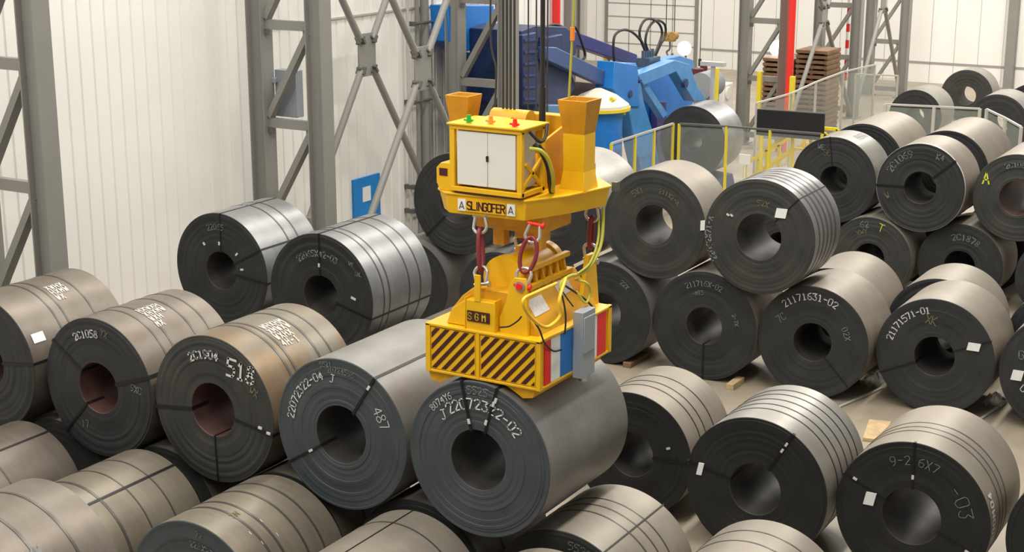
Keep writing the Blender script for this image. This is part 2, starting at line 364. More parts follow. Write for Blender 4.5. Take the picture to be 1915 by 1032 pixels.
        q=bpy.data.objects.new('paint_marking',b.mesh('paint_marking',[col],smooth=0,fix=False)); COL.objects.link(q); q.parent=root
    for text,bx,deg,h,col,rot in bmarks:   # on the outer wrap; rows separated by |
        b=MB(); rr=R+.007
        for k,row in enumerate(text.split('|')):
            def f(u,v,k=k):
                a=u*math.cos(rot)-(v-k*h*1.3)*math.sin(rot); c=u*math.sin(rot)+(v-k*h*1.3)*math.cos(rot)
                t=math.radians(deg)-c/R
                return (bx+a,-math.sin(t)*rr,math.cos(t)*rr)
            strokes(b,row,f,h,h*.22,.9,.05)
        q=bpy.data.objects.new('paint_marking',b.mesh('paint_marking',[col],smooth=0,fix=False)); COL.objects.link(q); q.parent=root
    return root
W_=CHALK; D_=CHALK_DIM
GA='coils of the upper front-left row'; GL='coils supporting the front-left row'; GG='coils at the bottom edge of the yard'
GC='coils in the middle stack'; GD='coils in the right rear stack'; GE='second rank of coils in the right rear stack'; GF='coils in the front right row'; GX='coils stored by the far wall'; GB='coils beside the ribbed wall'
# upper front-left row
coil('brown-grey steel coil cut off by the left edge, white tag on its rim',13.3,15.86,2.42,.91,1.72,B_BROWN,F_DARK,BORE_RED,.36,[(.62,.03),(.78,.03),(1.25,.03)],[82,-120],[],[('arc','2C10',-20,.75,.08,D_)],[],[('XWHX|HXMW|WX',.85,22,.085,PATCH,0)],GA)
# the tag sits on the outer wrap of that coil
coil('dark-faced brown steel coil marked 2C1058, pinkish bore',13.43,13.96,2.36,.92,1.62,B_BROWN,F_DARK,BORE_RED,.36,[(.42,.03),(.60,.035),(1.05,.035),(1.32,.03)],[(72,.05),(-55,.05),-138],[],
  [('arc','2C1058',-30,.73,.092,W_,.016),('line','YX',8,.80,.09,CHALK_OL,.01,20),('line','9XC',83,.62,.09,D_,.012,10),('line','17',-150,.72,.10,CHALK_OL,.012,0)],[],[('HXWXH|XHXMW|WXH|MX',.58,15,.085,PATCH,0)],GA,seed=2)
coil('rust-tinted steel coil marked 518 and 2C1904, reddish bore',13.45,12.08,2.40,.93,1.68,B_RUST,F_WARM,BORE_RED,.36,[(.50,.04),(.62,.035),(1.12,.04),(1.36,.03)],[(100,.035),(-97,.045),(178,.02)],[(97,.80),(99,.94)],
  [('arc','2C1904',-28,.70,.10,W_,.019),('line','518',27,.60,.21,W_,.030,10),('line','WX',62,.72,.09,CHALK_OL,.012,20)],[],[('WHXHM|XMWXW|WXHX|4H-1',.68,18,.09,PATCH,0)],GA,seed=3)
coil('smooth grey coil marked 22072322-04 left of the lifting magnet',13.41,10.13,2.46,.91,1.86,B_GREY,F_SLATE,BORE,.38,[],[33,(-122,.03)],[(33,.84),(-122,.56)],
  [('arc','22072322-04',-83,.74,.092,W_,.014),('line','J',-12,.70,.10,W_,.011,10),('arc','5521',-18,.90,.055,D_,.009),('arc','20724596',-12,.82,.062,D_,.009),('line','487',50,.66,.13,CHALK,.010,62)],[],[],GA,seed=4,step=.006)
coil('large smooth grey coil marked 22072322-02 under the lifting magnet',13.29,8.21,2.57,.885,1.86,B_GREY,F_SLATE,BORE,.385,[],[-13,(16,.03)],[(-13,.50),(14,.53),(18,.86),(17,.80)],
  [('line','J',-49,.66,.11,W_,.012,-20),('arc','22072322-02',-36,.66,.112,W_,.015),('arc','8074Y6',-50,.82,.07,W_,.009),('arc','5525',-9,.85,.085,D_,.011)],[],[],GA,seed=5,step=.007)
# lower coils of the same stack
for i,(y,r,lb) in enumerate([(16.85,.88,'coil low at the left edge beneath the brown tagged coil'),(14.92,.86,'low coil between and beneath the two leftmost brown coils'),(13.02,.85,'low dark coil beneath the 2C1058 and 518 coils'),(11.1,.87,'low coil beneath the 518 and 22072322-04 coils'),(9.17,.90,'low coil beneath the 22072322-04 and 22072322-02 coils')]):
    coil(lb,13.55,y,r,r,1.5,[B_BROWN,B_OLIVE][i%2],F_DARK,group=GL,seed=10+i,bands=[(.5,.03)])
coil('beige coil at the bottom with crossed light straps, below the magnet coil',13.6,7.32,.91,.91,1.5,B_BEIGE,F_WARM,BORE,.38,[(.62,.02),(.82,.02),(1.02,.02)],[(32,.02)],[],[('arc','5520',5,.80,.09,D_,.012)],group=GG,seed=20)
coil('beige banded coil at the bottom edge between magnet coil and right row',13.6,5.50,.89,.89,1.5,B_BEIGE,F_WARM,BORE,.38,[(.85,.02),(1.15,.02)],group=GG,seed=21)
coil('dull brown coil at the lower left edge with one lengthwise strap',11.6,14.9,.92,.92,1.5,B_BROWN,F_DARK,eyes=[(22,.03)],group=GG,seed=22,bands=[(.5,.025)])
coil('olive-brown coil at lower left with straight dark strap along it',11.6,12.9,.91,.91,1.55,B_OLIVE,F_DARK,eyes=[(28,.035)],group=GG,seed=23,bands=[(.30,.04),(.7,.02),(1.1,.02)])
coil('olive banded coil at the bottom edge with bright clips, dark face showing',11.65,10.86,.94,.94,1.55,B_OLIVE,F_SLATE,bands=[(.42,.035),(.60,.035),(.95,.03),(1.22,.03)],bmarks=[('I',.36,34,.035,CLIP,0),('I',.40,44,.035,CLIP,0),('I',.62,30,.035,CLIP,0),('I',.66,44,.035,CLIP,0),('XH',.40,16,.07,CHALK_OL,0)],marks=[('arc','72',4,.84,.07,CHALK_OL,.01),('arc','228X2301',-2,.70,.07,D_,.012)],group=GG,seed=24)
coil('beige coil at the bottom centre with a fine lap line along it',11.7,9.02,.90,.90,1.6,B_BEIGE,F_WARM,eyes=[(-3,.015)],bands=[(1.2,.02)],group=GG,seed=25)
coil('coil just peeping over the bottom edge below the magnet coil',11.7,7.18,.90,.90,1.5,B_BEIGE,F_WARM,group=GG,seed=26)
coil('shiny brown-grey coil in the bottom left corner, nearest the viewer',7.75,10.38,2.4,.9,1.55,B_BROWN,F_DARK,bands=[(.75,.035),(1.15,.03)],eyes=[],group=GG,seed=27,bmarks=[('XWHXW|HXWX',.45,48,.09,CHALK_DIM,0)])
for y,lb in ((9.45,'low coil in the bottom left corner beneath the nearest coil, on its right'),(11.3,'low coil in the bottom left corner beneath the nearest coil, on its left')):
    coil(lb,7.9,y,.9,.9,1.4,B_BROWN,F_DARK,group=GG,seed=28)
# beside the ribbed wall
coil('black-faced shiny coil beside the ribbed wall, under the second column',18.54,16.32,2.46,.95,1.42,B_COOL,F_DARK,BORE,.33,[(.72,.03),(.98,.03)],[(62,.03),(96,.03),(2,.02)],[(-38,.55),(0,.48),(48,.50),(80,.48)],[('arc','22065',-20,.72,.09,D_,.012)],group=GB,laps=[-4])
coil('shiny silver-blue banded coil marked 2206542-03 beside the wall',18.0,13.9,2.5,.965,1.60,B_COOL,F_DARK,BORE,.33,[(.30,.025),(.45,.025),(.98,.025),(1.28,.025)],[(0,.03),(104,.03)],[(0,.50)],
  [('arc','22065X42-03',-38,.64,.09,D_,.016),('line','WY',45,.80,.06,D_,.01,10),('line','SAL',58,.80,.06,D_,.01,5),('line','-',92,.58,.16,CHALK,.04,12)],group=GB,seed=31)
for i,(x,y,lb) in enumerate([(18.4,17.45,'dark coil at ground level against the ribbed wall'),(18.4,15.12,'dark coil hidden low between the two shiny wall coils'),(18.5,12.70,'low coil right of the silver-blue banded coil, only its end edge showing')]):
    coil(lb,x,y,[.88,.92,.97][i],[.88,.92,.97][i],[1.5,1.5,2.0][i],B_BROWN,F_DARK,group=GB,seed=33+i)
# middle stack
coil('dark upper coil half hidden left of the lifting frame',24.5,15.58,2.55,.99,1.5,B_GREY,F_DARK,eyes=[(-135,.04)],group=GC,seed=40,tags=[(-15,.2,.01,.01)])
coil('upper coil hidden behind the lifting frame, only its pale top showing',24.44,13.44,2.6,1.0,1.75,B_SILVER,F_DARK,group=GC,seed=41)
coil('smooth upper coil with round pale bore right of the lifting frame',24.26,11.30,2.68,.985,1.12,B_BEIGE,F_WARM,BORE,.36,eyes=[],marks=[('arc','211X2-A',8,.60,.08,CHALK_OL,.012),('arc','5X1',-40,.62,.10,CHALK_OL,.012)],tags=[(84,.955,.17,.08,-95)],group=GC,seed=42)
coil('upper coil with many grey bands and a white tag beside its bore',23.97,9.22,2.76,.99,1.28,B_COOL,F_WARM,BORE,.40,[(.22,.05),(.42,.06),(.62,.06),(.82,.06),(1.02,.06)],[(43,.02)],[(-60,.66),(-57,.60)],
  [('arc','22062X71-A',-122,.88,.10,D_,.02),('arc','52X',-5,.55,.09,CHALK_OL,.012)],tags=[(40,.60,.16,.19)],group=GC,seed=43)
CL=[(24.3,16.55,.88,1.5,'lower coil behind the silver-blue banded coil'),(24.2,14.45,.90,1.5,'lower coil hidden behind the magnet hood'),
(24.14,12.23,.96,1.45,'lower coil partly hidden by the magnet block, deep black bore')]
for i,(x,y,r,l,lb) in enumerate(CL): coil(lb,x,y,r,r,l,B_GREY,F_DARK,group=GC,seed=45+i,marks=[('arc','22X',30,.72,.08,D_,.012)] if i==2 else [])
coil('plain dark lower coil with small black bore beneath the two upper coils',24.2,10.26,.985,.985,1.45,B_BEIGE,F_DARK,BORE,.34,eyes=[(180,.03)],marks=[('arc','211716X-02',-28,.74,.09,D_,.013),('arc','-MT5',-22,.58,.07,D_,.010),('arc','2-7X',62,.60,.07,D_,.010)],group=GC,seed=50)
coil('beige coil marked 21171631-02 in the middle of the ground row',24.25,8.29,.98,.98,1.36,B_BEIGE,F_DARK,BORE,.34,eyes=[(136,.02)],marks=[('arc','21171631-02',-42,.76,.115,W_,.015),('line','7C',-66,.66,.12,D_,.012,-40),('arc','02X',58,.60,.10,D_,.012)],group=GC,seed=51)
coil('beige coil marked 21171571-01 with a white tag beside its bore',24.5,6.28,.98,.98,1.40,B_BEIGE,F_DARK,BORE,.34,eyes=[(66,.02,1),(-115,.03,1)],marks=[('arc','21171571-01',-76,.75,.105,W_,.015),('line','XK',-18,.60,.14,CHALK_OL,.014,10)],tags=[(67,.70,.13,.20)],group=GC,seed=52)
coil('dark coil at the right edge carrying a square white tag and chalk marks',24.5,4.25,.98,.98,1.5,B_BEIGE,F_DARK,BORE,.34,marks=[('line','G',-75,.72,.14,D_,.016,0),('line','C0S',-118,.72,.13,W_,.014,30)],tags=[(-98,.70,.17,.17)],group=GC,seed=53)
coil('plain beige coil directly behind the 21171631-02 coil',25.95,8.56,.93,.93,1.5,B_BEIGE,F_DARK,group=GC,seed=54)
coil('plain beige coil directly behind the 21171571-01 coil',26.2,6.68,.93,.93,1.3,B_BEIGE,F_DARK,group=GC,seed=55)
coil('coil behind the right-edge coil of the ground row',26.3,4.6,.95,.95,1.4,B_BEIGE,F_DARK,group=GC,seed=56)
# right rear stack
coil('leftmost upper coil of the right rear stack, chalk marks by its black bore',31.2,10.38,2.40,.92,1.05,B_SILVER,F_DARK,BORE,.32,eyes=[(-8,.02,1)],marks=[('line','SC',-25,.62,.12,CHALK_OL,.014,0),('line','WE',-30,.80,.10,D_,.012,0)],bmarks=[('HHHH',.45,25,.16,BAND,0)],group=GD,seed=60)
coil('upper coil marked 2C1069 second from left in the right rear stack',30.96,8.47,2.47,.91,1.25,B_BEIGE,F_DARK,BORE,.36,eyes=[(48,.05,1),(-92,.05,1)],marks=[('arc','2C1069',-66,.72,.13,D_,.018),('line','K4',25,.75,.12,D_,.013,10),('line','W',-115,.80,.14,CHALK_OL,.014,-30)],group=GD,seed=61,bands=[(.03,.04,CLIP)])
coil('upper coil marked 2C1087 with a yellow letter A, at the right edge',31.2,6.58,2.41,.885,2.2,B_BEIGE,F_WARM,BORE_RED,.40,marks=[('arc','2C1087',-24,.71,.10,D_,.017),('line','A',-72,.83,.24,CHALK_Y,.028,0)],group=GD,seed=62)
coil('lower coil beneath the leftmost and 2C1069 coils, faint olive marks',30.9,9.42,.88,.88,1.3,B_BEIGE,F_WARM,BORE,.36,marks=[('arc','62',-18,.76,.12,D_,.018),('arc','T',14,.72,.16,CHALK_Y,.014),('arc','XWY',-30,.60,.10,CHALK_OL,.012)],group=GD,seed=63)
coil('lower coil marked 2C1878 beneath the 2C1069 and 2C1087 coils',31.2,7.62,.88,.88,1.3,B_BEIGE,F_DARK,BORE,.36,marks=[('arc','2C1878',-18,.62,.12,D_,.016)],group=GD,seed=64)
coil('lower coil of the rear stack cut by the right edge',31.2,5.65,.85,.85,1.3,B_BEIGE,F_DARK,BORE,.36,group=GD,seed=65)
coil('lowest left coil of the rear stack, behind the banded tagged coil',31.0,11.42,.86,.86,1.3,B_BEIGE,F_DARK,group=GD,seed=66)
coil('pale upper coil behind the leftmost coil of the rear stack',32.75,10.25,2.50,.90,2.1,B_BEIGE,F_DARK,group=GE,seed=67)
coil('pale upper coil with bright clips behind the 2C1069 coil',32.75,8.42,2.50,.90,2.2,B_BEIGE,F_DARK,group=GE,seed=68,bmarks=[('-',.05,12,.12,CLIP,.3),('-',.05,38,.12,CLIP,.3)])
for i,(y,lb) in enumerate([(11.2,'left ground coil under the pale second rank'),(9.335,'middle ground coil under the pale second rank'),(7.45,'right ground coil under the pale second rank')]):
    coil(lb,32.8,y,.86,.86,2.0,B_BEIGE,F_DARK,group=GE,seed=70+i)
# front right row
coil('banded beige coil half hidden behind the magnet coil',18.17,8.72,.90,.90,1.36,B_BEIGE,F_BLACK,BORE,.36,[(.38,.018,STRAP),(.58,.018,STRAP),(.86,.018,STRAP)],[(88,.03)],[(70,.66)],group=GF,seed=80)
coil('silvery many-banded coil with black face and a small tag at its left',17.7,6.72,.97,.97,1.52,B_SILVER,F_BLACK,BORE,.36,[(.42,.02,STRAP),(.62,.02,STRAP),(.84,.02,STRAP),(1.06,.02,STRAP),(1.26,.02,STRAP)],[(30,.04,1),(-78,.03,1)],[(30,.72),(30,.83)],tags=[(-80,.80,.17,.075,80)],group=GF,seed=81)
coil('big black-faced coil with a white tag and marks 9-26X7-03',17.86,4.72,.97,.97,1.56,B_BEIGE,F_BLACK,BORE,.38,[(.46,.02),(.62,.02),(.80,.02)],[(-1,.03,1),(-66,.02,1),(112,.02,1)],[(-1,.54),(-64,.84),(113,.80)],
  [('arc','9-2 6X7',-24,.70,.11,D_,.009),('arc','-03',46,.62,.17,D_,.009)],tags=[(-76,.56,.17,.13)],bmarks=[('300M04',.18,100,.12,CHALK,PI/2-.1)],group=GF,seed=82)
coil('dark-faced coil at the right edge beside the big black-faced coil',17.95,2.62,.97,.97,1.5,B_BEIGE,F_BLACK,group=GF,seed=83)
# far wall
coil('small distant coil with daylight through its bore',56.1,13.9,.93,.93,1.05,B_SILVER,F_WARM,BORE,.36,group=GX,seed=90)
coil('distant coil left of the one with the open bore',50.7,14.2,.88,.88,1.6,B_SILVER,F_DARK,BORE,.34,group=GX,seed=91)
coil('distant coil right of and in front of the one with the open bore',49.5,11.25,.98,.98,1.5,B_SILVER,F_DARK,BORE,.34,group=GX,seed=92)
coil('farthest coil cut by the right edge, near the wall post',53.0,10.95,.95,.95,1.5,B_BEIGE,F_DARK,BORE,.34,group=GX,seed=93)
# tag pasted on the outer wrap of the leftmost coil and the shrink-film scrap beside the low coil
def sheet(name,c,R,x0,x1,d0,d1,m,label,cat):
    b=MB(); n=6; vs=[];fs=[]
    for k in range(n+1):
        t=math.radians(d0+(d1-d0)*k/n)
        for rr in (R+.004,R+.010):
            vs+=[(c[0]+x0,c[1]-math.sin(t)*rr,c[2]+math.cos(t)*rr),(c[0]+x1,c[1]-math.sin(t)*rr,c[2]+math.cos(t)*rr)]
        if k:
            o=4*(k-1); fs+=[(o,o+1,o+5,o+4),(o+2,o+3,o+7,o+6),(o,o+2,o+6,o+4),(o+1,o+3,o+7,o+5)]
    fs+=[(0,1,3,2),(4*n,4*n+1,4*n+3,4*n+2)]
    b.add(vs,fs); return b
for r in [o for o in COL.objects if o.get('label','').startswith('brown-grey steel coil cut off')]:
    part('identification_tag',sheet('t',(13.3,15.86,2.42),.91,.10,.30,58,66,PAPER,'',''),PAPER,r)
# ------------------------------------------------------------------ lifting magnet
YB=8.17
mg=thing('lifting_magnet','yellow lifting magnet with hazard stripes and SGM plate gripping the grey coil','lifting magnet',(14.13,YB,3.47))
b=MB(); b.box((13.335,7.475,3.49),(14.93,8.86,3.99)); b.box((13.31,7.455,3.985),(14.95,8.88,4.015)); b.box((13.315,7.46,3.47),(14.94,8.87,3.50))
b.box((13.31,7.455,3.47),(13.36,7.51,4.01)); b.box((13.31,8.82,3.47),(13.36,8.88,4.01)); b.box((13.312,8.20,3.47),(13.35,8.245,4.01)); b.box((14.88,7.455,3.47),(14.95,7.50,4.02))
part('magnet_block',b,YEL,mg,bevel=.006)
for sgn,name in ((1,'pole_shoe'),(-1,'pole_shoe')):
    b=MB(); b.prism([(8.21+sgn*a,z) for a,z in ((.24,3.49),(.42,3.40),(.52,3.345),(.64,3.37),(.67,3.49))],0,13.36,14.90); part(name,b,YEL_D,mg)
def clip_poly(poly,lo,hi):
    for ax,val,sg in ((0,lo[0],1),(0,hi[0],-1),(1,lo[1],1),(1,hi[1],-1)):
        out=[]
        for i in range(len(poly)):
            a,c=poly[i-1],poly[i]; ia=(a[ax]-val)*sg>=0; ic=(c[ax]-val)*sg>=0
            if ia!=ic:
                t=(val-a[ax])/(c[ax]-a[ax]); out.append((a[0]+(c[0]-a[0])*t,a[1]+(c[1]-a[1])*t))
            if ic: out.append(c)
        poly=out
        if not poly: return None
    return poly
for y0,y1 in ((8.255,8.815),(7.52,8.19)):
    b=MB(); b.box((13.322,y0,3.51),(13.336,y1,3.975)); hp=part('hazard_panel',b,YEL,mg,label='yellow panel with diagonal dark stripes')
    b=MB(); Wd=y1-y0; tan=math.tan(math.radians(47)); pitch=.122; sw=.058
    for k in range(-6,12):
        u0=k*pitch
        pl=clip_poly([(u0,0),(u0+sw,0),(u0+sw+.47/tan,.47),(u0+.47/tan,.47)],(.01,.008),(Wd-.01,.458))
        if pl: b.prism([(y1-u,3.512+v) for u,v in pl],0,13.317,13.323)
    part('hazard_stripes',b,MAROON,hp,label='dark maroon diagonal stripes',smooth=0)
for x0,x1,m_,nm in ((13.42,13.55,RED,'red'),(13.55,13.75,WHITE,'white'),(13.75,14.40,BLUE,'blue'),(14.40,14.60,WHITE,'white'),(14.60,14.82,RED,'red')):
    b=MB(); b.box((x0,7.462,3.505),(x1,7.476,3.98)); part('side_stripe',b,m_,mg,label=nm+' painted stripe on the right side')
b=MB(); b.box((14.03,7.34,3.42),(14.32,7.462,4.16)); b.box((14.05,7.33,3.70),(14.30,7.342,4.10)); jb=part('junction_box',b,GREYB,mg,label='grey junction box',bevel=.01)
b=MB(); b.cyl((14.17,7.40,3.42),(14.17,7.40,3.36),.05,16); part('cable_gland',b,SHK,jb)
# hood and front box
b=MB(); b.prism([(7.56,4.0),(7.60,4.10),(7.84,4.44),(8.36,4.44),(8.50,4.33),(8.64,4.16),(8.70,4.0)],0,13.46,14.78); part('hood',b,YEL_D,mg,bevel=.008)
b=MB(); b.box((13.345,8.03,4.0),(13.52,8.385,4.335)); b.box((13.335,8.018,4.0),(13.50,8.032,4.36)); b.box((13.335,8.383,4.0),(13.50,8.397,4.36)); b.prism([(8.40,4.02),(8.66,4.02),(8.58,4.20),(8.44,4.30),(8.40,4.34)],0,13.40,13.47)
fb=part('front_box',b,YEL,mg,bevel=.006)
b=MB(); b.box((13.333,8.085,4.105),(13.346,8.36,4.22)); sp=part('name_plate',b,MAROON,mg,label='dark SGM name plate')
b=MB(); strokes(b,'SGM',lambda u,v:(13.330,8.345-u,4.127+v),.072,.0105,1.2); part('plate_lettering',b,YEL_S,sp,label='yellow letters SGM',smooth=0,fix=False)
b=MB(); b.box((13.335,8.20,4.33),(13.36,8.27,4.62)); part('lifting_lug',b,YEL,mg,bevel=.004)
b=MB(); b.prism([(8.00,4.0),(8.0,4.18),(7.92,4.36),(7.88,4.54),(7.82,4.63),(7.70,4.63),(7.67,4.54),(7.67,4.30),(7.66,4.10),(7.66,4.0)],0,13.40,13.45); part('lifting_lug',b,YEL,mg,bevel=.004)
b=MB(); b.cyl((13.36,7.745,4.55),(13.46,7.745,4.55),.036,16); part('lug_pin',b,RED,mg,label='red pin head')
b=MB(); b.lathe([(13.375,.036),(13.375,.055),(13.40,.055),(13.40,.036)],24,org=(0,7.745,4.55)); part('pin_washer',b,SHK,mg)
for y0 in (7.62,8.50):
    b=MB(); b.prism([(14.5,4.0),(14.95,4.0),(14.85,4.62),(14.68,4.62)],1,y0,y0+.05); part('lifting_lug',b,YEL,mg,bevel=.004)
b=MB(); b.cyl((13.78,8.12,4.50),(14.55,8.12,4.50),.235,32); b.cyl((13.70,8.12,4.50),(13.80,8.12,4.50),.26,32); b.cyl((14.5,8.12,4.50),(14.60,8.12,4.50),.26,32); part('cable_drum',b,YEL,mg)
for k in range(6):
    b=MB(); x=13.72+k*.16; b.prism([(7.80,4.40),(7.90,4.44),(7.93,4.60),(7.90,4.63),(7.85,4.58)],0,x,x+.035); part('rib',b,YEL_D,mg)
b=MB(); b.box((13.62,7.80,4.42),(14.66,7.86,4.47)); b.box((13.62,7.84,4.60),(14.66,7.90,4.65)); part('drum_rail',b,YEL,mg)
def slope(x,t,off=.006):   # point on the right slope of the hood; t 0 bottom .. 1 top
    y=7.60+.24*t; z=4.10+.34*t; n=Vector((0,-.34,.24)).normalized(); return Vector((x,y,z))+n*off
for x0,x1,t0,t1 in ((13.56,13.88,.25,.72),(14.20,14.50,.45,.85)):
    b=MB(); b.hull([slope(x0,t0,.001),slope(x1,t0+.02,.001),slope(x1,t1,.001),slope(x0,t1,.001)],[slope(x0,t0),slope(x1,t0+.02),slope(x1,t1),slope(x0,t1)]); part('rating_plate',b,LBL,mg,label='white printed rating plate',smooth=0)
def tubepart(name,pts,r,m_,root,label=None,n=10,sm=8):
    b=MB(); b.tube(smoothpts(pts,sm),r,n); return part(name,b,m_,root,label)
P7=lambda x,y,Y=7.43:W(x,y,1,Y)
tubepart('yellow_hose',[P7(1058,520,7.5),P7(1046,560),P7(1047,590),P7(1025,611),P7(1003,603),P7(983,580),P7(979,560),P7(1000,548),P7(1040,530,7.55)],.018,CABY2,mg,'bright yellow hose loop')
tubepart('yellow_hose',[P7(1075,522,7.55),P7(1098,530),P7(1103,548),P7(1095,566),P7(1078,545,7.5)],.014,CABY,mg,'yellow-green cable loop')
tubepart('control_cable',[P7(1048,540,7.5),P7(1056,575),P7(1058,600,7.42),P7(1056,625,7.43)],.010,BLACK,mg)
tubepart('control_cable',[P7(990,590,7.5),P7(1008,615,7.44),P7(1018,640,7.43),P7(1034,656,7.43),P7(1050,654,7.44)],.010,BLACK,mg)
tubepart('control_cable',[P7(1058,535,7.55),P7(1078,548,7.5),P7(1100,565,7.45),P7(1110,580,7.43),P7(1103,597,7.42),P7(1092,598,7.42)],.012,BLACK,mg)
tubepart('control_cable',[P7(1052,545,7.55),P7(1062,560,7.5),P7(1072,573,7.45)],.008,BLACK,mg)
tubepart('control_cable',[P7(935,612,7.9),P7(952,610,7.75),P7(968,600,7.6),P7(975,592,7.52)],.009,BLACK,mg)
# ------------------------------------------------------------------ lifting frame above it
hf=thing('lifting_frame','yellow crane lifting frame with white cabinet and guide funnels above the magnet','crane lifting frame',(14.25,8.2,4.66))
outl=[(13.57,8.72),(13.62,7.82),(14.15,7.60),(14.72,7.44),(15.0,7.72),(15.0,8.8),(14.72,9.10),(14.05,9.02),(13.72,8.88)]
outt=[(13.55,8.75),(13.60,7.80),(14.05,7.56),(14.74,7.40),(15.05,7.70),(15.05,8.83),(14.74,9.15),(14.0,9.08),(13.70,8.93)]
b=MB(); b.hull([(x,y,5.19) for x,y in outl],[(x,y,5.40) for x,y in outt]); b.prism([(x*1.0+(x-14.3)*.02,y+(y-8.3)*.02) for x,y in outt],2,5.395,5.42); part('platform',b,YEL,hf,bevel=.008)
b=MB(); b.box((13.95,7.80,4.98),(14.60,8.62,5.20)); b.box((13.85,7.95,5.05),(13.96,8.50,5.20)); b.box((14.0,8.30,4.79),(14.12,8.44,5.0)); b.box((14.0,7.84,4.79),(14.12,7.93,5.0)); b.box((14.4,8.0,4.79),(14.5,8.4,5.0)); part('underframe',b,YEL_D,hf,bevel=.006)
# lettering on the front of the platform, with the two warning plates
fy0,fy1=8.75,7.80
def PF(u,v): # u metres to the right along the front face, v up
    u+=.05; k=u/(fy0-fy1); return (13.553+.05*k,fy0-u,5.235+v)
b=MB(); b.v=[];b.hull([PF(.20,.0),PF(.20,.125),PF(.665,.125),PF(.665,.0)],[tuple(Vector(PF(*q))-Vector((.012,0,0))) for q in ((.20,.0),(.20,.125),(.665,.125),(.665,.0))]); tp=part('lettering_plate',b,YEL,hf,smooth=0)
b=MB(); strokes(b,'SLINGOFER',lambda u,v:tuple(Vector(PF(.215+u,.022+v))-Vector((.015,0,0))),.084,.015,.625)
part('lettering',b,MAROON,tp,label='dark letters SLINGOFER',smooth=0,fix=False)
for u in (.10,.685):
    b=MB(); q=[(u,.0),(u,.125),(u+.095,.125),(u+.095,.0)]
    b.hull([PF(*p) for p in q],[tuple(Vector(PF(*p))-Vector((.013,0,0))) for p in q]); wp=part('warning_plate',b,WHITE,hf,label='small white warning plate',smooth=0)
    b=MB(); 
    for (a0,c0),(a1,c1) in (((.018,.02),(.0475,.10)),((.0475,.10),(.077,.02)),((.03,.045),(.065,.045))):
        p=Vector(PF(u+a0,c0))-Vector((.016,0,0)); p2=Vector(PF(u+a1,c1))-Vector((.016,0,0)); b.beam(p,p2,.004,.012,(1,0,0))
    part('warning_symbol',b,MAROON,wp,smooth=0)
# cabinet
cbx0,cbx1,cby0,cby1,cbz0,cbz1=13.56,14.0,7.84,8.66,5.50,6.13
b=MB()
for y in (cby0,cby1):
    for x in (cbx0,cbx1): b.box((x-.025,y-.03,cbz0-.05),(x+.025,y+.03,cbz1))
for z in (cbz0-.03,cbz1): 
    for y in (cby0,cby1): b.box((cbx0-.02,y-.03,z-.025),(cbx1+.02,y+.03,z+.025))
    for x in (cbx0,cbx1): b.box((x-.03,cby0-.02,z-.025),(x+.03,cby1+.02,z+.025))
b.box((cbx0-.05,cby0-.05,cbz1+.02),(cbx1+.08,cby1+.05,cbz1+.04))
b.beam((cbx0,cby0,cbz0),(cbx1,cby0,cbz0+.30),.03,.04); b.beam((cbx1,cby0,cbz0),(cbx0+.1,cby0,cbz0+.28),.03,.04)
part('cabinet_frame',b,YEL,hf,bevel=.004)
b=MB(); b.box((cbx0+.03,cby0+.05,cbz0+.01),(cbx1-.04,cby1-.05,cbz1-.03)); cb=part('control_cabinet',b,CABW,hf,label='off-white two-door control cabinet',bevel=.005)
ym=(cby0+cby1)/2-.02
for a0,a1 in ((cby0+.055,ym-.003),(ym+.003,cby1-.055)):
    b=MB(); b.box((cbx0-.012,a0,cbz0+.02),(cbx0+.031,a1,cbz1-.04)); dr=part('door',b,CABW,cb,bevel=.004)
b=MB(); b.box((cbx0-.022,ym-.013,5.79),(cbx0-.012,ym+.013,5.85)); b.cyl((cbx0-.022,ym,5.835),(cbx0-.034,ym,5.835),.011,12); part('door_handle',b,BLACK,cb,label='black door handle')
b=MB(); b.box((cbx0-.02,cby0-.02,cbz0-.075),(cbx0+.02,cby1-.02,cbz0-.055)); part('skid_bar',b,MAROON,hf)
for (px,py,m_,nm) in ((877,228,GREEN,'green'),(918,230,ORANGE,'orange'),(963,236,RED,'red')):
    p=W(px,py,2,cbz1+.05); b=MB(); b.cyl(p,p+Vector((0,0,.02)),.032,16); b.cyl(p+Vector((0,0,.02)),p+Vector((0,0,.075)),.028,16,.02)
    b.tube([p+Vector((0,-.05,.02)),p+Vector((0,.06,.02))],.012,6); part('beacon',b,m_,hf,label=nm+' signal beacon')
b=MB(); b.prism([(8.70,5.42),(8.86,5.42),(8.90,5.50),(8.90,5.66),(8.84,5.72),(8.70,5.72)],0,13.60,13.95); b.box((13.64,8.68,5.42),(14.1,8.74,5.95)); part('side_bracket',b,YEL,hf,bevel=.006)
b=MB(); b.box((13.593,8.76,5.58),(13.60,8.86,5.66)); part('bracket_plate',b,MAROON,hf)
# funnels
def funnel(cx,cy,zt,big,small,zm,zb):
    b=MB(); q=lambda a,z:[(cx-a,cy-a,z),(cx+a,cy-a,z),(cx+a,cy+a,z),(cx-a,cy+a,z)]
    b.hull(q(small,zm),q(big,zt)) if False else None
    # outer and inner skins joined at the rim
    vs=q(small,zm)+q(big,zt)+q(big-.02,zt)+q(small*.8,zm+.12); fs=[]
    for L0 in (0,4,8):
        for i in range(4): fs.append((L0+i,L0+(i+1)%4,L0+4+(i+1)%4,L0+4+i))
    fs.append((12,13,14,15)); b.add(vs,fs)
    f=part('guide_funnel',b,YEL_F,hf,bevel=.004)
    b=MB(); b.hull(q(small+.03,zb),q(small,zb+.22)); b.hull(q(small,zb+.2),q(small,zm+.01)); part('funnel_post',b,YEL,hf,bevel=.006)
fr=W(1084,200,0,14.45); fl=W(867,186,0,14.25)
funnel(14.45,fr.y,6.38,.175,.128,6.02,5.40)
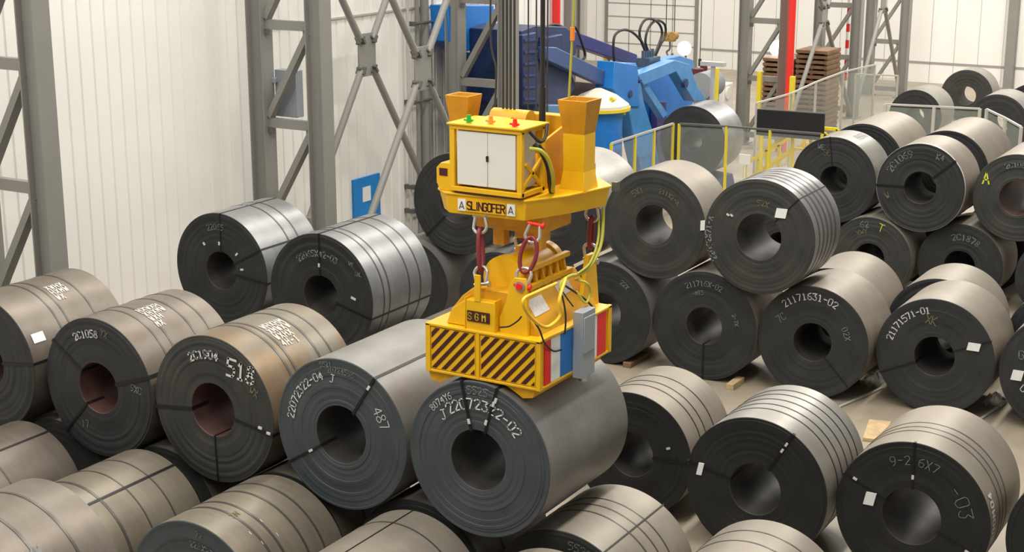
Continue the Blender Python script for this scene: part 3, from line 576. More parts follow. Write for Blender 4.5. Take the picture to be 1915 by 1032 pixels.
funnel(14.25,fl.y,6.36,.150,.105,6.02,5.40)
b=MB(); b.box((14.66,7.70,5.40),(14.98,8.95,5.60)); b.box((14.15,8.25,5.40),(14.60,8.70,6.02)); b.box((14.1,7.95,5.40),(14.6,8.25,5.72)); b.box((14.62,7.95,5.7),(14.78,8.7,6.15)); b.prism([(14.1,5.4),(14.85,5.4),(14.85,5.75),(14.6,6.05),(14.2,5.95)],1,7.90,7.93); part('crosshead',b,YEL_D,hf,bevel=.006)
b=MB(); b.cyl((14.2,8.32,6.06),(14.2,8.62,6.06),.10,20); b.cyl((14.4,8.20,6.1),(14.4,8.66,6.1),.12,20); part('rope_sheave',b,YEL_D,hf)
tubepart('cable_bundle',[(13.78,7.80,5.98),(13.80,7.72,5.90),(13.88,7.68,5.72),(13.95,7.70,5.55),(14.05,7.74,5.44)],.035,BLACK,hf,'thick black cable loop')
tubepart('cable_bundle',[(13.66,7.79,5.95),(13.70,7.68,5.93),(13.78,7.63,5.82),(13.86,7.62,5.62),(13.96,7.68,5.46)],.022,CABY,hf,'yellow-green cable loop')
tubepart('cable_bundle',[(13.68,7.80,6.12),(13.74,7.72,6.02),(13.86,7.72,6.04),(13.98,7.76,6.16)],.018,BLACK,hf)
b=MB(); b.tube([W(1124,372,0,14.8),W(1127,345,0,14.9)],.02,8); b.box((14.82,7.36,5.34),(14.9,7.42,5.44)); part('cable_clamp',b,COLD,hf)
# shackle chains
def chain(x,y,zt,x2,y2,zb,label,twist=0.):
    r=thing('shackle_chain',label,'shackle chain',(x,y,zt),'shackle chains between frame and magnet')
    T=Vector((x,y,zt)); Bp=Vector((x2,y2,zb)); d=(Bp-T); L=d.length; d.normalize()
    sd=Vector((math.sin(twist)*.3,-math.cos(twist),0)); sd=(sd-d*sd.dot(d)).normalized(); nr=d.cross(sd)
    def shackle(o,dr,w=.072,h=.19):
        b=MB(); pts=[]
        for k in range(13):
            a=PI*k/12; pts.append(o+dr*(h-w)+dr*(math.sin(a)*w)+sd*(math.cos(a)*w*1.1))
        pts=[o+sd*w*.75]+pts+[o-sd*w*.75]
        b.tube(smoothpts(pts,3),.017,10); part('shackle',b,SHK,r)
        b=MB(); b.cyl(o+sd*(w*1.15),o-sd*(w*1.15),.019,12); b.cyl(o+sd*(w*1.1),o+sd*(w*1.45),.034,12); part('shackle_pin',b,RED if twist else SHK,r)
    shackle(T,d); shackle(Bp,-d)
    c0=T+d*.15; c1=Bp-d*.15; w=.045 if not twist else .085
    b=MB(); pts=[]
    side=nr if not twist else sd
    for k in range(24):
        a=2*PI*k/24; mid=(c0+c1)/2; pts.append(mid+d*math.cos(a)*((c1-c0).length/2+.01)+side*math.sin(a)*w)
    b.tube(pts,.024,10,closed=True); part('chain_link',b,LINKR,r,label='dark red oval link')
    return r
p0=W(893,420,0,13.7); p1=W(900,522,0,13.42)
chain(13.62,8.37,5.19,13.42,8.235,4.50,'front left shackle chain with red link, above the SGM plate')
chain(13.62,7.70,5.17,13.42,7.745,4.55,'front right shackle chain with open red link and red pins',.6)
chain(14.72,7.60,5.19,14.76,7.645,4.55,'rear right shackle chain beside the yellow power cable')
chain(14.72,8.50,5.19,14.76,8.525,4.55,'rear left shackle chain behind the stem of the frame')
# ropes
RP=[(941,14.38,'leftmost straight hoist rope behind the green and orange beacons'),(948,14.38,'second of the four close hoist ropes from the left'),(955,14.38,'third of the four close hoist ropes from the left'),(962,14.38,'rightmost of the four close hoist ropes')]
for px,X,lb in RP:
    p=W(px,215,0,X); b=MB(); b.cyl((X,p.y,6.13),(X,p.y,13.5),.013,8); solo('hoist_rope',b,ROPE,lb,'wire rope',(X,p.y,6.13),'hoist ropes above the lifting frame')
b=MB(); p=W(925,215,0,14.6); b.tube(smoothpts([(14.6,p.y,6.15),(14.6,p.y-.02,6.6),(14.6,p.y+.05,7.0),(14.6,p.y+.03,8.5),(14.6,p.y+.03,13.5)],6),.011,8); solo('hoist_rope',b,ROPE,'thin slack rope left of the four close hoist ropes','wire rope',(14.6,p.y,6.15),'hoist ropes above the lifting frame')
p=W(1014,250,0,14.3); b=MB(); b.cyl((14.3,p.y,5.72),(14.3,p.y,13.5),.026,12); b.cyl((14.3,p.y,5.72),(14.3,p.y,6.5),.036,12); solo('signal_cable',b,BLACK,'thick black vertical cable running down right of the cabinet','cable',(14.3,p.y,5.72))
for px,lb in ((988,'thin dark rope left of the thick black cable'),(1003,'thin dark rope touching the left of the thick black cable'),(1024,'thin dark rope right of the thick black cable')):
    p=W(px,60,0,14.85); b=MB(); b.cyl((14.85,p.y,5.75),(14.85,p.y,13.5),.009,8); solo('hoist_rope',b,ROPE,lb,'wire rope',(14.85,p.y,5.75),'hoist ropes above the lifting frame')
p=W(1064,180,0,14.45); q=W(1074,2,0,14.45)
b=MB(); d_=(Vector(q)-Vector(p)); b.tube([Vector(p)+Vector((0,0,-.02)),Vector(q),Vector(p)+d_*6],.014,8); solo('warning_cord',b,CABY,'yellow cord running up from the right guide funnel','cord',tuple(p))
b=MB(); pc=Vector(p)+d_*.66; b.cyl(pc-Vector((0,0,.07)),pc+Vector((0,0,.07)),.025,10); solo('cord_weight',b,ORANGE,'small orange sleeve on the yellow cord','sleeve',tuple(pc))
b=MB(); b.tube(smoothpts([W(1124,378,0,14.85),W(1128,400,0,14.85),W(1125,450,0,14.7),W(1112,485,0,14.5),W(1090,510,0,14.3),W(1066,516,0,14.1),W(1050,528,0,13.95),W(1048,545,0,13.9)],8),.019,10)
b.tube(smoothpts([W(1118,382,0,14.8),W(1120,420,0,14.75),W(1117,455,0,14.6),W(1103,492,0,14.4),W(1080,512,0,14.2)],8),.013,8)
solo('power_cable',b,CABY,'yellow-green power cable sagging from lifting frame to magnet','cable',tuple(W(1124,378,0,14.85)))
# ------------------------------------------------------------------ hall structure
b=MB(); b.box((-5,-12,-.3),(70,40,0)); solo('floor',b,FLOORM,None,None,(0,0,-.3),kind='structure')
# ribbed left wall
YW=19.9; b=MB(); x=2.; pr=[]
while x<37:
    pr+=[(x,YW),(x+.26,YW),(x+.275,YW+.03),(x+.305,YW+.03)]; x+=.32
pr=[(a,c) for a,c in pr if a<37]+[(37,YW)]
n=len(pr); vs=[(a,c,0) for a,c in pr]+[(a,c,14) for a,c in pr]; b.add(vs,[(i,i+1,n+i+1,n+i) for i in range(n-1)])
b.box((2,YW+.05,0),(37,YW+.25,14)); b.box((36.8,YW-.02,0),(37.0,30,14)); solo('wall_left',b,WALLM,None,None,(2,YW,0),kind='structure',smooth=0)
b=MB(); b.box((24.0,YW-.04,5.70),(36.9,YW-.002,5.74)); solo('trim_1',b,RAILG,None,None,(24,YW,5.7),kind='structure')
b=MB(); b.box((36.72,YW-.22,0),(37.02,YW-.01,14)); solo('trim_2',b,COLM,None,None,(36.7,YW,0),kind='structure')
XE=66.
b=MB(); b.box((XE,-12,0),(XE+.3,40,14)); solo('wall_end',b,WALLE,None,None,(XE,0,0),kind='structure')
b=MB()
for k in range(-10,38): b.box((XE-.012,k-.006,0),(XE-.001,k+.006,14))
b.box((XE-.03,-12,.82),(XE-.001,28.6,.90)); solo('trim_3',b,SEAM,None,None,(XE,0,0),kind='structure')
p=W(1892,60,0,XE-.4); b=MB(); b.box((XE-.45,p.y-.18,0),(XE-.02,p.y+.18,14)); solo('trim_4',b,COLM,None,None,(XE,p.y,0),kind='structure')
for px in (1075,1089):
    p=W(px,60,0,XE-.3); b=MB(); b.box((XE-.3,p.y-.10,0),(XE-.02,p.y+.10,14)); solo('trim_%d'%(5 if px==1075 else 6),b,[COLM,RAILG][px==1089],None,None,(XE,p.y,0),kind='structure')
b=MB(); b.box((36.9,29.9,0),(66,30.0,.01)); 
# sectional door in the end wall
ya=W(1138,60,0,XE).y; yb=W(1300,60,0,XE).y
dt=bpy.data.objects.new('door_1',None); dt.location=(XE-.1,(ya+yb)/2,0); COL.objects.link(dt); dt['kind']='structure'
b=MB(); b.box((XE-.06,yb,0),(XE-.013,ya,9)); part('door_leaf',b,WALLE,dt)
b=MB()
for z in [k*.62+.3 for k in range(14)]: b.box((XE-.08,yb,z-.02),(XE-.055,ya,z+.02))
part('section_joints',b,SEAM,dt)
b=MB()
for k in range(1,4):
    y=yb+(ya-yb)*k/4; b.box((XE-.08,y-.02,0),(XE-.055,y+.02,9))
part('stile',b,SEAM,dt)
for y in (ya,yb-.15):
    b=MB(); b.box((XE-.12,y,0),(XE-.01,y+.15,9.2)); part('door_frame',b,COLM,dt)
# ------------------------------------------------------------------ lattice columns
def column(x,label,zt=12,full=True):
    r=thing('lattice_column',label,'column',(x,18.4,0),'lattice crane columns')
    for y in (17.7,19.1):
        b=MB()
        for s in (-1,1): b.box((x-.17,y+s*.17-.012,0),(x+.17,y+s*.17+.012,zt))
        b.box((x-.05,y-.16,0),(x+.05,y+.16,zt)); b.box((x-.3,y-.27,0),(x+.3,y+.27,.03)); part('leg',b,COLM,r)
    k=0; z=.32
    while z<zt-1:
        b=MB(); b.box((x-.06,17.87,z-.09),(x+.06,18.93,z+.09)); part('horizontal_strut',b,COLM,r)
        b=MB(); b.beam((x,18.90,z+.12),(x,17.90,z+1.75),.12,.17,(1,0,0)); part('diagonal_strut',b,COLM,r)
        b=MB(); b.box((x-.075,18.80,z-.2),(x-.06,18.93,z-.08)); b.box((x-.075,17.87,z+1.6),(x-.06,18.0,z+1.8)); part('gusset',b,COLD,r)
        z+=1.87
    return r
column(16.25,'grey lattice column at the left edge of the picture')
column(23.1,'grey lattice column rising behind the shiny wall coils')
column(30.05,'grey lattice column directly behind the lifting frame')
column(47.7,'grey lattice column beside the red pipe and the timber stack')
column(54.9,'grey lattice column right of the timber stack')
column(61.0,'farthest grey lattice column, against the end wall')
def brace(xa,xb,y,label,z1=10.):
    r=thing('cross_brace',label,'cross brace',((xa+xb)/2,y,z1/2),'cross braces between columns')
    c=Vector(((xa+xb)/2,y,z1/2))
    for sx in (-1,1):
        for sz in (-1,1):
            e=Vector((c.x+sx*((xb-xa)/2-.2),y,c.z+sz*z1/2*.96)); d=(e-c).normalized()
            b=MB(); b.cyl(c+d*.38,e,.075,16); t=part('tube',b,COLM,r)
            b=MB(); b.beam(c+d*.30,c+d*.46,.05,.22,(0,1,0)); b.beam(c+d*.36,c+d*.40,.24,.10,(0,1,0)); part('bolted_flange',b,COLD,t)
    b=MB(); b.prism([(c.x+a,c.z+q) for a,q in ((-.22,-.45),(.22,-.45),(.30,-.3),(.30,.3),(.22,.45),(-.22,.45),(-.30,.3),(-.30,-.3))],1,y-.02,y+.02); part('centre_plate',b,COLM,r,bevel=.004)
brace(23.1,30.05,19.1,'tubular cross brace nearer the wall, left centre plate')
brace(23.1,30.05,17.7,'tubular cross brace away from the wall, right centre plate',9.6)
brace(47.7,54.9,17.7,'thin cross brace right of the red pipe',8)
brace(54.9,61,17.7,'thin cross brace between the two farthest columns',8)
b=MB(); p=W(565,215,1,18.7); b.box((23.30,18.42,4.15),(23.52,18.93,5.05)); b.box((23.20,18.85,4.3),(23.32,19.0,4.4)); b.box((23.20,18.85,4.8),(23.32,19.0,4.9)); solo('switch_box',b,GREYB,'grey electrical box inside the column behind the wall coils','electrical box',(23.85,18.7,4.1),bevel=.01)
# wall things on the left wall
bp=thing('notice_board','bright blue panel with a white sheet on the white wall','wall panel',(27.5,YW-.05,1.7))
b=MB(); b.box((27.0,YW-.06,0.9),(28.0,YW-.002,2.17)); part('board',b,PANELB,bp,bevel=.004)
b=MB(); b.box((27.32,YW-.07,1.62),(27.62,YW-.06,1.95)); part('paper_sheet',b,PAPER,bp,label='white paper sheet')
for px,r_,m_ in ((766,.035,RAILG),(783,.05,COLM),(797,.10,COLM),(812,.03,RAILG)):
    p=W(px,250,1,YW-.15); b=MB(); b.cyl((p.x,p.y,0),(p.x,p.y,9),r_,12); solo('wall_pipe',b,m_,{766:'thin pale pipe left of the thick pipe on the wall',783:'grey pipe immediately left of the thick wall pipe',797:'thick grey pipe on the wall behind the cross braces',812:'thin pale pipe right of the thick wall pipe'}[px],'pipe',(p.x,p.y,0),'vertical pipes on the wall')
for i,(py,lb) in enumerate(((45,'uppermost pipe bracket on the wall'),(192,'middle pipe bracket on the wall'),(350,'lower pipe bracket on the wall near the dark upper coil'),(395,'lowest pipe bracket on the wall near the dark upper coil'))):
    p=W(775,py,1,YW-.25); q=W(822,py-8,1,YW-.25); b=MB(); b.cyl((p.x,p.y,p.z),(q.x,q.y,p.z),.03,8); b.box((p.x-.05,p.y-.02,p.z-.05),(p.x+.05,YW,p.z+.05)); solo('pipe_bracket',b,COLD,lb,'bracket',tuple(p),'pipe brackets')
# red pipe posts
for (px,X,r_,ln,lb) in ((1040,36.,.11,8,'red vertical pipe behind the hoist ropes'),(1480,46.6,.115,10,'tall red pipe beside the lattice column near the timber')):
    p=W(px,60,0,X); z0=0 if px==1480 else 3.6
    b=MB(); b.cyl((X,p.y,z0),(X,p.y,12),r_,16); solo('red_pipe',b,REDP,lb,'pipe',(X,p.y,z0))
p=W(1467,60,0,46.8); b=MB(); b.box((46.7,p.y-.10,0),(46.9,p.y+.10,12)); solo('leg_shade_strip',b,mat('leg_shade_brown',(.16,.095,.08),.6),'red-brown strip painted as the shaded column leg, beside the tall red pipe','post',(46.8,p.y,0))  # added strip: shade of the column leg put into its brown colour
# small red and white striped pole in the distance
p=W(1584,90,0,56); 
for k in range(1): 
    rt=thing('striped_pole','thin red and white striped pole between the distant columns','pole',(56,p.y,0))
    for q in range(16):
        b=MB(); b.cyl((56,p.y,q*.3),(56,p.y,q*.3+.3),.07,10); part('band',b,[REDP,WHITE][q%2],rt,label=['red band','white band'][q%2])
# ------------------------------------------------------------------ timber stack
for s_,(ya_,n_,lb) in enumerate(((18.98,15,'left pile of stacked brown timber beyond the fence'),(17.80,17,'right taller pile of stacked timber behind the red pipe'))):
    st=thing('timber_stack',lb,'timber stack',(51.2,ya_,0),'timber stacks')
    for k in range(n_):
        z=k*.17; rr=random.Random(k+s_*50); dx=rr.uniform(-.04,.04); b=MB()
        b.box((50.5+dx,ya_-.56,z+.05),(51.9+dx,ya_+.56,z+.15)); part('board_layer',b,WOOD,st)
        b=MB()
        for yy in (-.5,0,.5): b.box((50.55,ya_+yy-.05,z),(51.85,ya_+yy+.05,z+.05))
        part('spacer',b,WOOD,st)
# ------------------------------------------------------------------ blue coil handling machine
bm_=thing('coil_handling_machine','large blue hydraulic coil handling machine with swing arms','machine',(34,17.9,0))
def pxprism(pts,Y0,Y1,m_,name,label=None,bevel=.02):
    b=MB(); b.prism([(lambda p:(p.x,p.z))(W(x,y,1,Y0)) for x,y in pts],1,Y0,Y1); return part(name,b,m_,bm_,label,bevel)
YM=17.3
pxprism([(1152,116),(1190,118),(1198,150),(1204,190),(1226,262),(1240,345),(1205,345),(1190,280),(1176,205),(1163,190),(1150,172)],YM,YM+.35,MB2,'swing_arm','light blue swing arm')
pxprism([(1150,115),(1192,122),(1197,200),(1172,200),(1146,165)],YM-.05,YM+.45,MB1,'hub_plate')
pxprism([(1192,140),(1262,112),(1290,120),(1304,160),(1322,188),(1298,190),(1284,166),(1265,134),(1204,160)],YM-.02,YM+.30,MB2,'front_arm','light blue bent front arm')
pxprism([(1200,120),(1272,104),(1296,112),(1300,130),(1262,124),(1200,140)],YM+1.3,YM+1.65,MB2,'rear_arm')
pxprism([(1202,150),(1266,132),(1300,186),(1290,205),(1262,232),(1245,300),(1212,300),(1206,240)],YM+.95,YM+1.15,MB1,'side_plate','deep blue plate behind the arms')
pxprism([(1200,158),(1212,158),(1250,214),(1240,222)],YM+.1,YM+.3,MB2,'diagonal_tie')
pxprism([(1228,190),(1246,190),(1250,330),(1230,330)],YM+.7,YM+.9,MB4,'inner_leg')
pxprism([(1192,205),(1206,205),(1228,330),(1212,330)],YM+1.2,YM+1.5,MB4,'inner_leg')
for (x,y,r_) in ((1180,176,.10),(1284,156,.13),(1199,152,.05)):
    p=W(x,y,1,YM-.08); b=MB(); b.cyl((p.x,YM-.08,p.z),(p.x,YM+.03,p.z),r_,20); part('pivot_pin',b,MB3,bm_)
# arms
pxprism([(1022,88),(1040,88),(1160,146),(1160,168),(1140,164),(1022,112)],YM+.2,YM+.45,mat('mid_machine_blue',(.05,.10,.26),.4,noise=.2),'lower_boom')
pxprism([(1062,58),(1080,60),(1192,102),(1192,124),(1166,116),(1062,80)],YM+1.5,YM+1.8,MB4,'upper_boom')
# tower block
tb0=W(975,60,1,YM+.2); 
pxprism([(975,58),(1000,48),(1058,50),(1078,66),(1078,100),(1062,120),(1078,160),(1060,190),(1035,198),(975,198)],YM+.5,YM+1.9,MB3,'tower_block','navy tower block')
pxprism([(978,66),(1004,60),(1010,196),(978,196)],YM+.35,YM+.5,MB3,'tower_panel')
pxprism([(1022,70),(1052,64),(1056,90),(1030,120),(1020,110)],YM+.3,YM+.5,MB3,'tower_panel')
for y0 in (74,96,118,140,162,184):
    pxprism([(982,y0),(1006,y0-2),(1006,y0+2),(982,y0+4)],YM+.30,YM+.36,MB4,'panel_rib',bevel=0)
pxprism([(838,10),(924,10),(926,78),(902,92),(870,96),(842,78)],19.2,19.7,MB1,'rear_drive_box','bright blue box behind the column')
pxprism([(858,96),(1000,110),(1000,300),(858,300)],19.15,19.45,MB3,'rear_frame')
pxprism([(1028,196),(1052,196),(1052,300),(1028,300)],YM+.2,YM+.7,mat('steel_blue_box',(.10,.22,.36),.4,noise=.2),'pump_box',bevel=.03)
pxprism([(1028,230),(1048,232),(1048,250),(1028,250)],YM+.1,YM+.25,MB2,'pump_box')
pxprism([(1056,150),(1120,156),(1150,172),(1156,196),(1056,196)],YM+1.0,YM+1.6,mat('oily_brown_steel',(.09,.06,.05),.5,noise=.4),'counterweight')
# vertical tank with pale hood
p=W(1118,262,1,YM+.1); q=W(1118,203,1,YM+.1); b=MB(); b.cyl((p.x,p.y,0),(p.x,p.y,q.z),.62,40,.60); part('tank',b,MB1,bm_,label='bright blue round tank')
pt=Vector((p.x,p.y,q.z)); b=MB(); b.tube([pt,pt+Vector((0,0,.12)),pt+Vector((0,0,.34)),pt+Vector((0,0,.50))],[.78,.76,.46,.08],36); part('tank_hood',b,mat('pale_cream_cover',(.62,.58,.48),.5),bm_,label='pale cream dished cover')
b=MB(); b.lathe([(0,.775),(0,.80),(.08,.80),(.08,.775)],40); b.v=[(pt.x+y_,pt.y+z_,pt.z+x_-.02) for x_,y_,z_ in b.v]; part('yellow_rim',b,YEL_S,bm_,label='yellow rim of the cover')
b=MB(); b.tube([W(1143,186,1,YM-.4),W(1155,190,1,YM-.4),W(1165,198,1,YM-.4),W(1166,214,1,YM-.4)],.06,8); part('hood_spout',b,YEL_S,bm_)
# valve block and hoses
p=W(1212,108,1,YM+.6); b=MB(); b.box((p.x-.35,p.y-.2,p.z-.22),(p.x+.35,p.y+.2,p.z+.02)); 
for k in range(5): b.cyl((p.x-.3+k*.14,p.y,p.z),(p.x-.3+k*.14,p.y,p.z+.22-.03*(k%2)),.05,10)
part('valve_block',b,mat('blue_grey_castings',(.10,.16,.24),.4,.4,noise=.3),bm_)
PH=lambda x,y:W(x,y,1,YM+.6)
for pts in ([(1149,118),(1147,90),(1150,66),(1165,56),(1182,60),(1200,78),(1210,100)],[(1206,95),(1196,65),(1202,42),(1216,35),(1232,44),(1238,62),(1230,88),(1222,105)],[(1214,100),(1207,78),(1213,52),(1228,38),(1243,46),(1244,66),(1234,86),(1226,104)],[(1060,60),(1075,50),(1088,80),(1094,105),(1085,115)],[(1010,62),(1035,46),(1060,58),(1068,90)]):
    b=MB(); b.tube(smoothpts([PH(*q) for q in pts],6),.035,8); part('hydraulic_hose',b,BLACK,bm_,label='black hydraulic hose loop')
b=MB(); p=W(1322,158,1,19.2); b.cyl((p.x-.5,p.y,p.z),(p.x+.5,p.y,p.z),.42,28); b.box((p.x-.3,p.y-.3,0),(p.x+.3,p.y+.3,p.z-.3)); part('drive_motor',b,GREYB,bm_,label='blue-grey motor')
# extras next to the machine
p=W(1352,170,1,19.4); b=MB(); b.box((p.x-.4,19.2,0),(p.x+.4,19.8,p.z+.25)); b.cyl((p.x-.1,19.15,p.z-.05),(p.x-.1,19.21,p.z-.05),.22,20); solo('white_pump_unit',b,WHITE,'white boxy unit right of the blue machine','pump unit',(p.x,19.5,0),bevel=.03)
p=W(1308,130,1,20.2); b=MB(); b.cyl((p.x-.15,p.y,0),(p.x-.15,p.y,p.z),.10,12); b.cyl((p.x-.15,p.y,p.z-.35),(p.x-.15,p.y,p.z+.05),.2,12); b.cyl((p.x+.35,p.y,0),(p.x+.35,p.y,p.z+.1),.12,12); solo('standpipe',b,mat('dark_red_casting',(.10,.02,.015),.5),'dark red stub fittings above the motor','fitting',(p.x,p.y,0))
b=MB(); p=W(1312,118,0,41); q=W(1356,120,0,41); b.box((40.9,q.y,p.z-.06),(41.1,p.y,p.z+.06)); b.box((40.94,(p.y+q.y)/2-.05,0),(41.06,(p.y+q.y)/2+.05,p.z)); solo('pale_crossbar',b,RAILG,'pale horizontal bar on a post behind the blue machine motor','bar',(41,p.y,0))
# hanging hook block
r=thing('hook_block','small yellow crane hook hanging before the sectional door','crane hook',(44,W(1253,70,0,44).y,W(1253,70,0,44).z))
p=W(1253,70,0,44); b=MB(); b.box((43.9,p.y-.16,p.z-.12),(44.1,p.y+.16,p.z+.10)); b.cyl((43.88,p.y-.12,p.z+.05),(44.12,p.y-.12,p.z+.05),.13,16); b.cyl((43.88,p.y+.12,p.z+.05),(44.12,p.y+.12,p.z+.05),.13,16); part('block',b,mat('dull_yellow_block',(.35,.22,.05),.5),r)
b=MB(); b.tube(smoothpts([p+Vector((0,0,-.12)),p+Vector((0,0,-.35)),p+Vector((0,.10,-.45)),p+Vector((0,.02,-.58)),p+Vector((0,-.12,-.50))],5),.03,8); part('hook',b,COLD,r)
for dy in (-.14,.14):
    b=MB(); b.cyl((44,p.y+dy,p.z),(44,p.y+dy,13),.015,8); part('chain',b,ROPE,r)
p=W(1309,110,0,50); b=MB(); b.cyl((50,p.y,p.z),(50,p.y,13),.015,6); b.cyl((50,p.y,p.z-.25),(50,p.y,p.z),.06,8); solo('pendant_control',b,ROPE,'thin pendant cable hanging right of the sectional door','pendant',(50,p.y,p.z))
# work lamps
for (px,py,X,lb) in ((1281,90,58,'glowing work lamp in front of the sectional door'),(1456,90,52,'glowing work lamp between the column leg and the red pipe')):
    p=W(px,py,0,X); r=thing('work_lamp',lb,'lamp',(X,p.y,p.z))
    b=MB(); b.cyl((X-.12,p.y,p.z),(X-.02,p.y,p.z),.28,24); part('lens',b,GLOW,r,label='glowing lens')
    b=MB(); b.cyl((X-.02,p.y,p.z),(X+.25,p.y,p.z),.30,24,.16); b.cyl((X+.1,p.y,0),(X+.1,p.y,p.z),.04,10); part('housing',b,COLD,r)
# ------------------------------------------------------------------ captured coil on the machine side, fences, stair
coil('grey coil held behind the glazed guard fence by the blue machine',37.7,16.5,1.75,.95,1.3,B_COOL,F_WARM,BORE,.30,group=None,seed=95)
b=MB(); b.prism([(15.6,0),(17.4,0),(17.2,.75),(16.5,.80),(15.8,.75)],0,37.8,38.9); solo('coil_cradle',b,MB3,'navy cradle carrying the coil behind the guard fence','cradle',(38.3,16.5,0))
def fence(pts,zt,label,pm,panel,cat='fence',w=.08,group='guard fences',npost=None,rail=RAILG,pcols=None):
    r=thing('guard_fence',label,cat,(pts[0][0],pts[0][1],0),group)
    for i,(x,y) in enumerate(pts):
        b=MB(); b.box((x-w/2,y-w/2,0),(x+w/2,y+w/2,zt)); part('post',b,pm,r)
    for (a,c) in zip(pts,pts[1:]):
        b=MB(); b.beam((*a,zt),(*c,zt),.05,.05); part('top_rail',b,rail,r)
        b=MB(); b.beam((*a,zt/2+.1),(*c,zt/2+.1),.012,zt-.35); part('guard_panel',b,panel,r,label='see-through guard panel')
    return r
Yf=16.5
fence([(32.9,Yf),(34.2,Yf),(35.3,Yf),(36.45,Yf)],2.4,'glazed guard fence with yellow posts beside the blue machine',YEL_S,GLASS,w=.06)
fence([(36.5,16.35),(36.72,15.12),(36.75,13.95),(36.8,12.6)],2.4,'glazed guard fence with yellow posts in front of the yellow stair',YEL_S,GLASS,rail=COLD,w=.06)
fence([(41.0,16.0),(43.4,15.85),(46.2,16.1),(49.1,16.2),(51.5,15.9)],2.4,'pale mesh guard fence running back toward the distant columns',RAILG,MESH,w=.06)
fence([(42.3,12.7),(42.55,11.4),(42.75,10.2)],2.45,'grey guard fence crossing behind the pale second-rank coils',RAILG,MESH,w=.08)
fence([(42.76,10.02),(41.4,9.2),(40.1,8.5)],2.45,'grey guard fence at right below the distant coils',RAILG,MESH,w=.08)
fence([(52.6,16.9),(52.9,15.5)],1.9,'far pale handrail fence before the lattice columns',RAILG,MESH,w=.06)
for (px,py,X,lb) in ((1421,145,47.2,'yellow bollard post left of the timber stack'),(1482,155,45,'yellow post in front of the red pipe'),(1339,140,43,'yellow lamp-like post beside the white pump unit'),(1135,105,38.0,'short yellow post behind the upper blue boom')):
    p=W(px,py,0,X); b=MB(); b.box((X-.07,p.y-.07,0),(X+.07,p.y+.07,p.z+.2)); b.box((X-.09,p.y-.09,0),(X+.09,p.y+.09,.02)); solo('yellow_post',b,YEL_S,lb,'post',(X,p.y,0),'yellow posts')
sc=thing('screen_panel','long black screen panel standing above the yellow stair','screen',(38,13.9,2.0))
p=W(1417,200,0,38); q=W(1543,208,0,38)
b=MB(); b.hull([(37.95,p.y,2.03),(38.05,p.y,2.03),(38.05,q.y,2.03),(37.95,q.y,2.03)],[(37.95,p.y,2.72),(38.05,p.y,2.72),(38.05,q.y,2.74),(37.95,q.y,2.74)]); part('panel',b,SCREEN,sc,bevel=.02)
for y in (p.y-.15,q.y+.15):
    b=MB(); b.box((37.97,y-.04,0),(38.03,y+.04,2.1)); part('support_post',b,YEL_S,sc)
stt=thing('yellow_stair','yellow steel access stair with handrails behind the guard fence','stair',(38.75,15,0))
b=MB()
for k in range(5): b.box((38.3,14.9-k*.28,.22*k+.18),(39.2,15.15-k*.28,.22*k+.22))
part('treads',b,YEL_D,stt)
for x in (38.3,39.2):
    b=MB(); b.beam((x,15.2,.1),(x,13.7,1.25),.04,.18,(1,0,0)); part('stringer',b,YEL_S,stt)
    b=MB(); b.beam((x,15.2,1.15),(x,13.9,2.15),.08,.08); b.beam((x,15.2,.7),(x,13.9,1.7),.06,.06); b.beam((x,13.9,2.15),(x,13.0,2.15),.08,.08); b.beam((x,13.9,1.7),(x,13.0,1.7),.06,.06)
    for (y,z0,z1) in ((15.2,0,1.15),(14.6,.6,1.6),(13.9,.9,2.15),(13.4,1.2,2.15),(13.0,1.2,2.15)): b.beam((x,y,z0),(x,y,z1),.08,.08)
    part('handrail',b,YEL_S,stt)
b=MB(); b.box((38.3,13.0,1.16),(39.2,13.9,1.22)); part('landing',b,YEL_D,stt)
for y in (13.05,13.85):
    for x in (38.4,39.1):
        b=MB(); b.box((x-.04,y-.04,0),(x+.04,y+.04,1.16)); part('leg',b,YEL_S,stt)
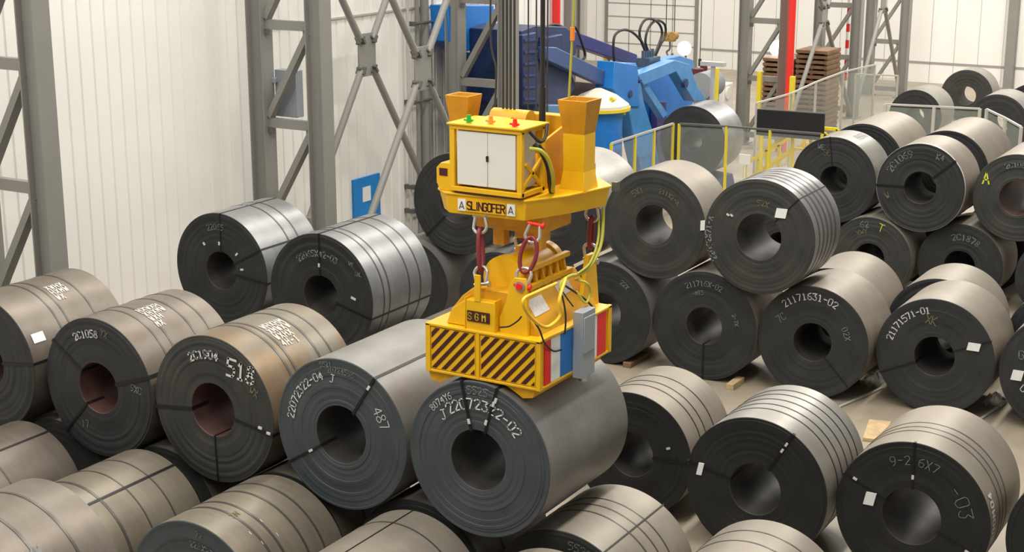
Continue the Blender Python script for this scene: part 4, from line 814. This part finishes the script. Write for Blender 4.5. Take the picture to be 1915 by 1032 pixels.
p=W(1393,298,0,37.3); b=MB(); b.box((37.28,p.y-.15,p.z-.13),(37.32,p.y+.15,p.z+.13)); b.box((37.30,p.y-.02,0),(37.34,p.y+.02,p.z)); solo('small_sign',b,WHITE,'small white sign plate in front of the yellow stair','sign',(37.3,p.y,0))
# ------------------------------------------------------------------ timber chocks and scraps on the floor
def chock(px,py,sx,sy,sz,m_,lb,rz=0,grp='timber pieces on the floor'):
    p=W(px,py,2,sz/2); b=MB(); M=Matrix.Translation(p)@Matrix.Rotation(rz,4,'Z'); b.box((-sx/2,-sy/2,-sz/2),(sx/2,sy/2,sz/2),M); solo('timber_chock',b,m_,lb,'timber block',tuple(p),grp,bevel=.008)
chock(1375,716,.5,.14,.10,WOODP,'pale timber block beneath the coil marked 21171631-02')
chock(1640,806,.9,.35,.06,WOODP,'pale flat board on the floor left of the big black-faced coil',.2)
chock(1190,672,.8,.16,.10,WOOD,'brown timber bearer on the floor right of the magnet')
chock(1905,985,.4,.2,.12,WOODP,'orange-brown timber piece at the lower right edge')
for (px,py,lb) in ((1632,706,'crumpled film scrap between the 21171631-02 and 21171571-01 coils'),(1860,745,'crumpled film scrap between the 21171571-01 coil and the edge coil')):
    p=W(px,py,2,.12); b=MB(); rr=random.Random(px); n=10
    vs=[];fs=[]
    for i in range(n+1):
        for j in range(n+1): vs.append((p.x-.2+.4*i/n,p.y-.16+.32*j/n,.02+rr.uniform(0,.10)+.14*math.sin(PI*i/n)*math.sin(PI*j/n)))
    for i in range(n):
        for j in range(n): fs.append((i*(n+1)+j,(i+1)*(n+1)+j,(i+1)*(n+1)+j+1,i*(n+1)+j+1))
    b.add(vs,fs); solo('film_scrap',b,PLASTIC,lb,'plastic film',(p.x,p.y,0),'film scraps',smooth=0)
b=MB(); a=W(1570,760,2,.02); c=W(1650,725,2,.02); b.beam(a,c,.05,.02); solo('loose_band',b,RAILG,'loose grey strip lying on the floor between the coil rows','steel strip',tuple(a))
b=MB(); a=W(1790,812,2,.02); c=W(1880,752,2,.02); b.beam(a,c,.05,.02); solo('loose_band',b,RAILG,'loose grey strip on the floor near the right edge','steel strip',tuple(a))
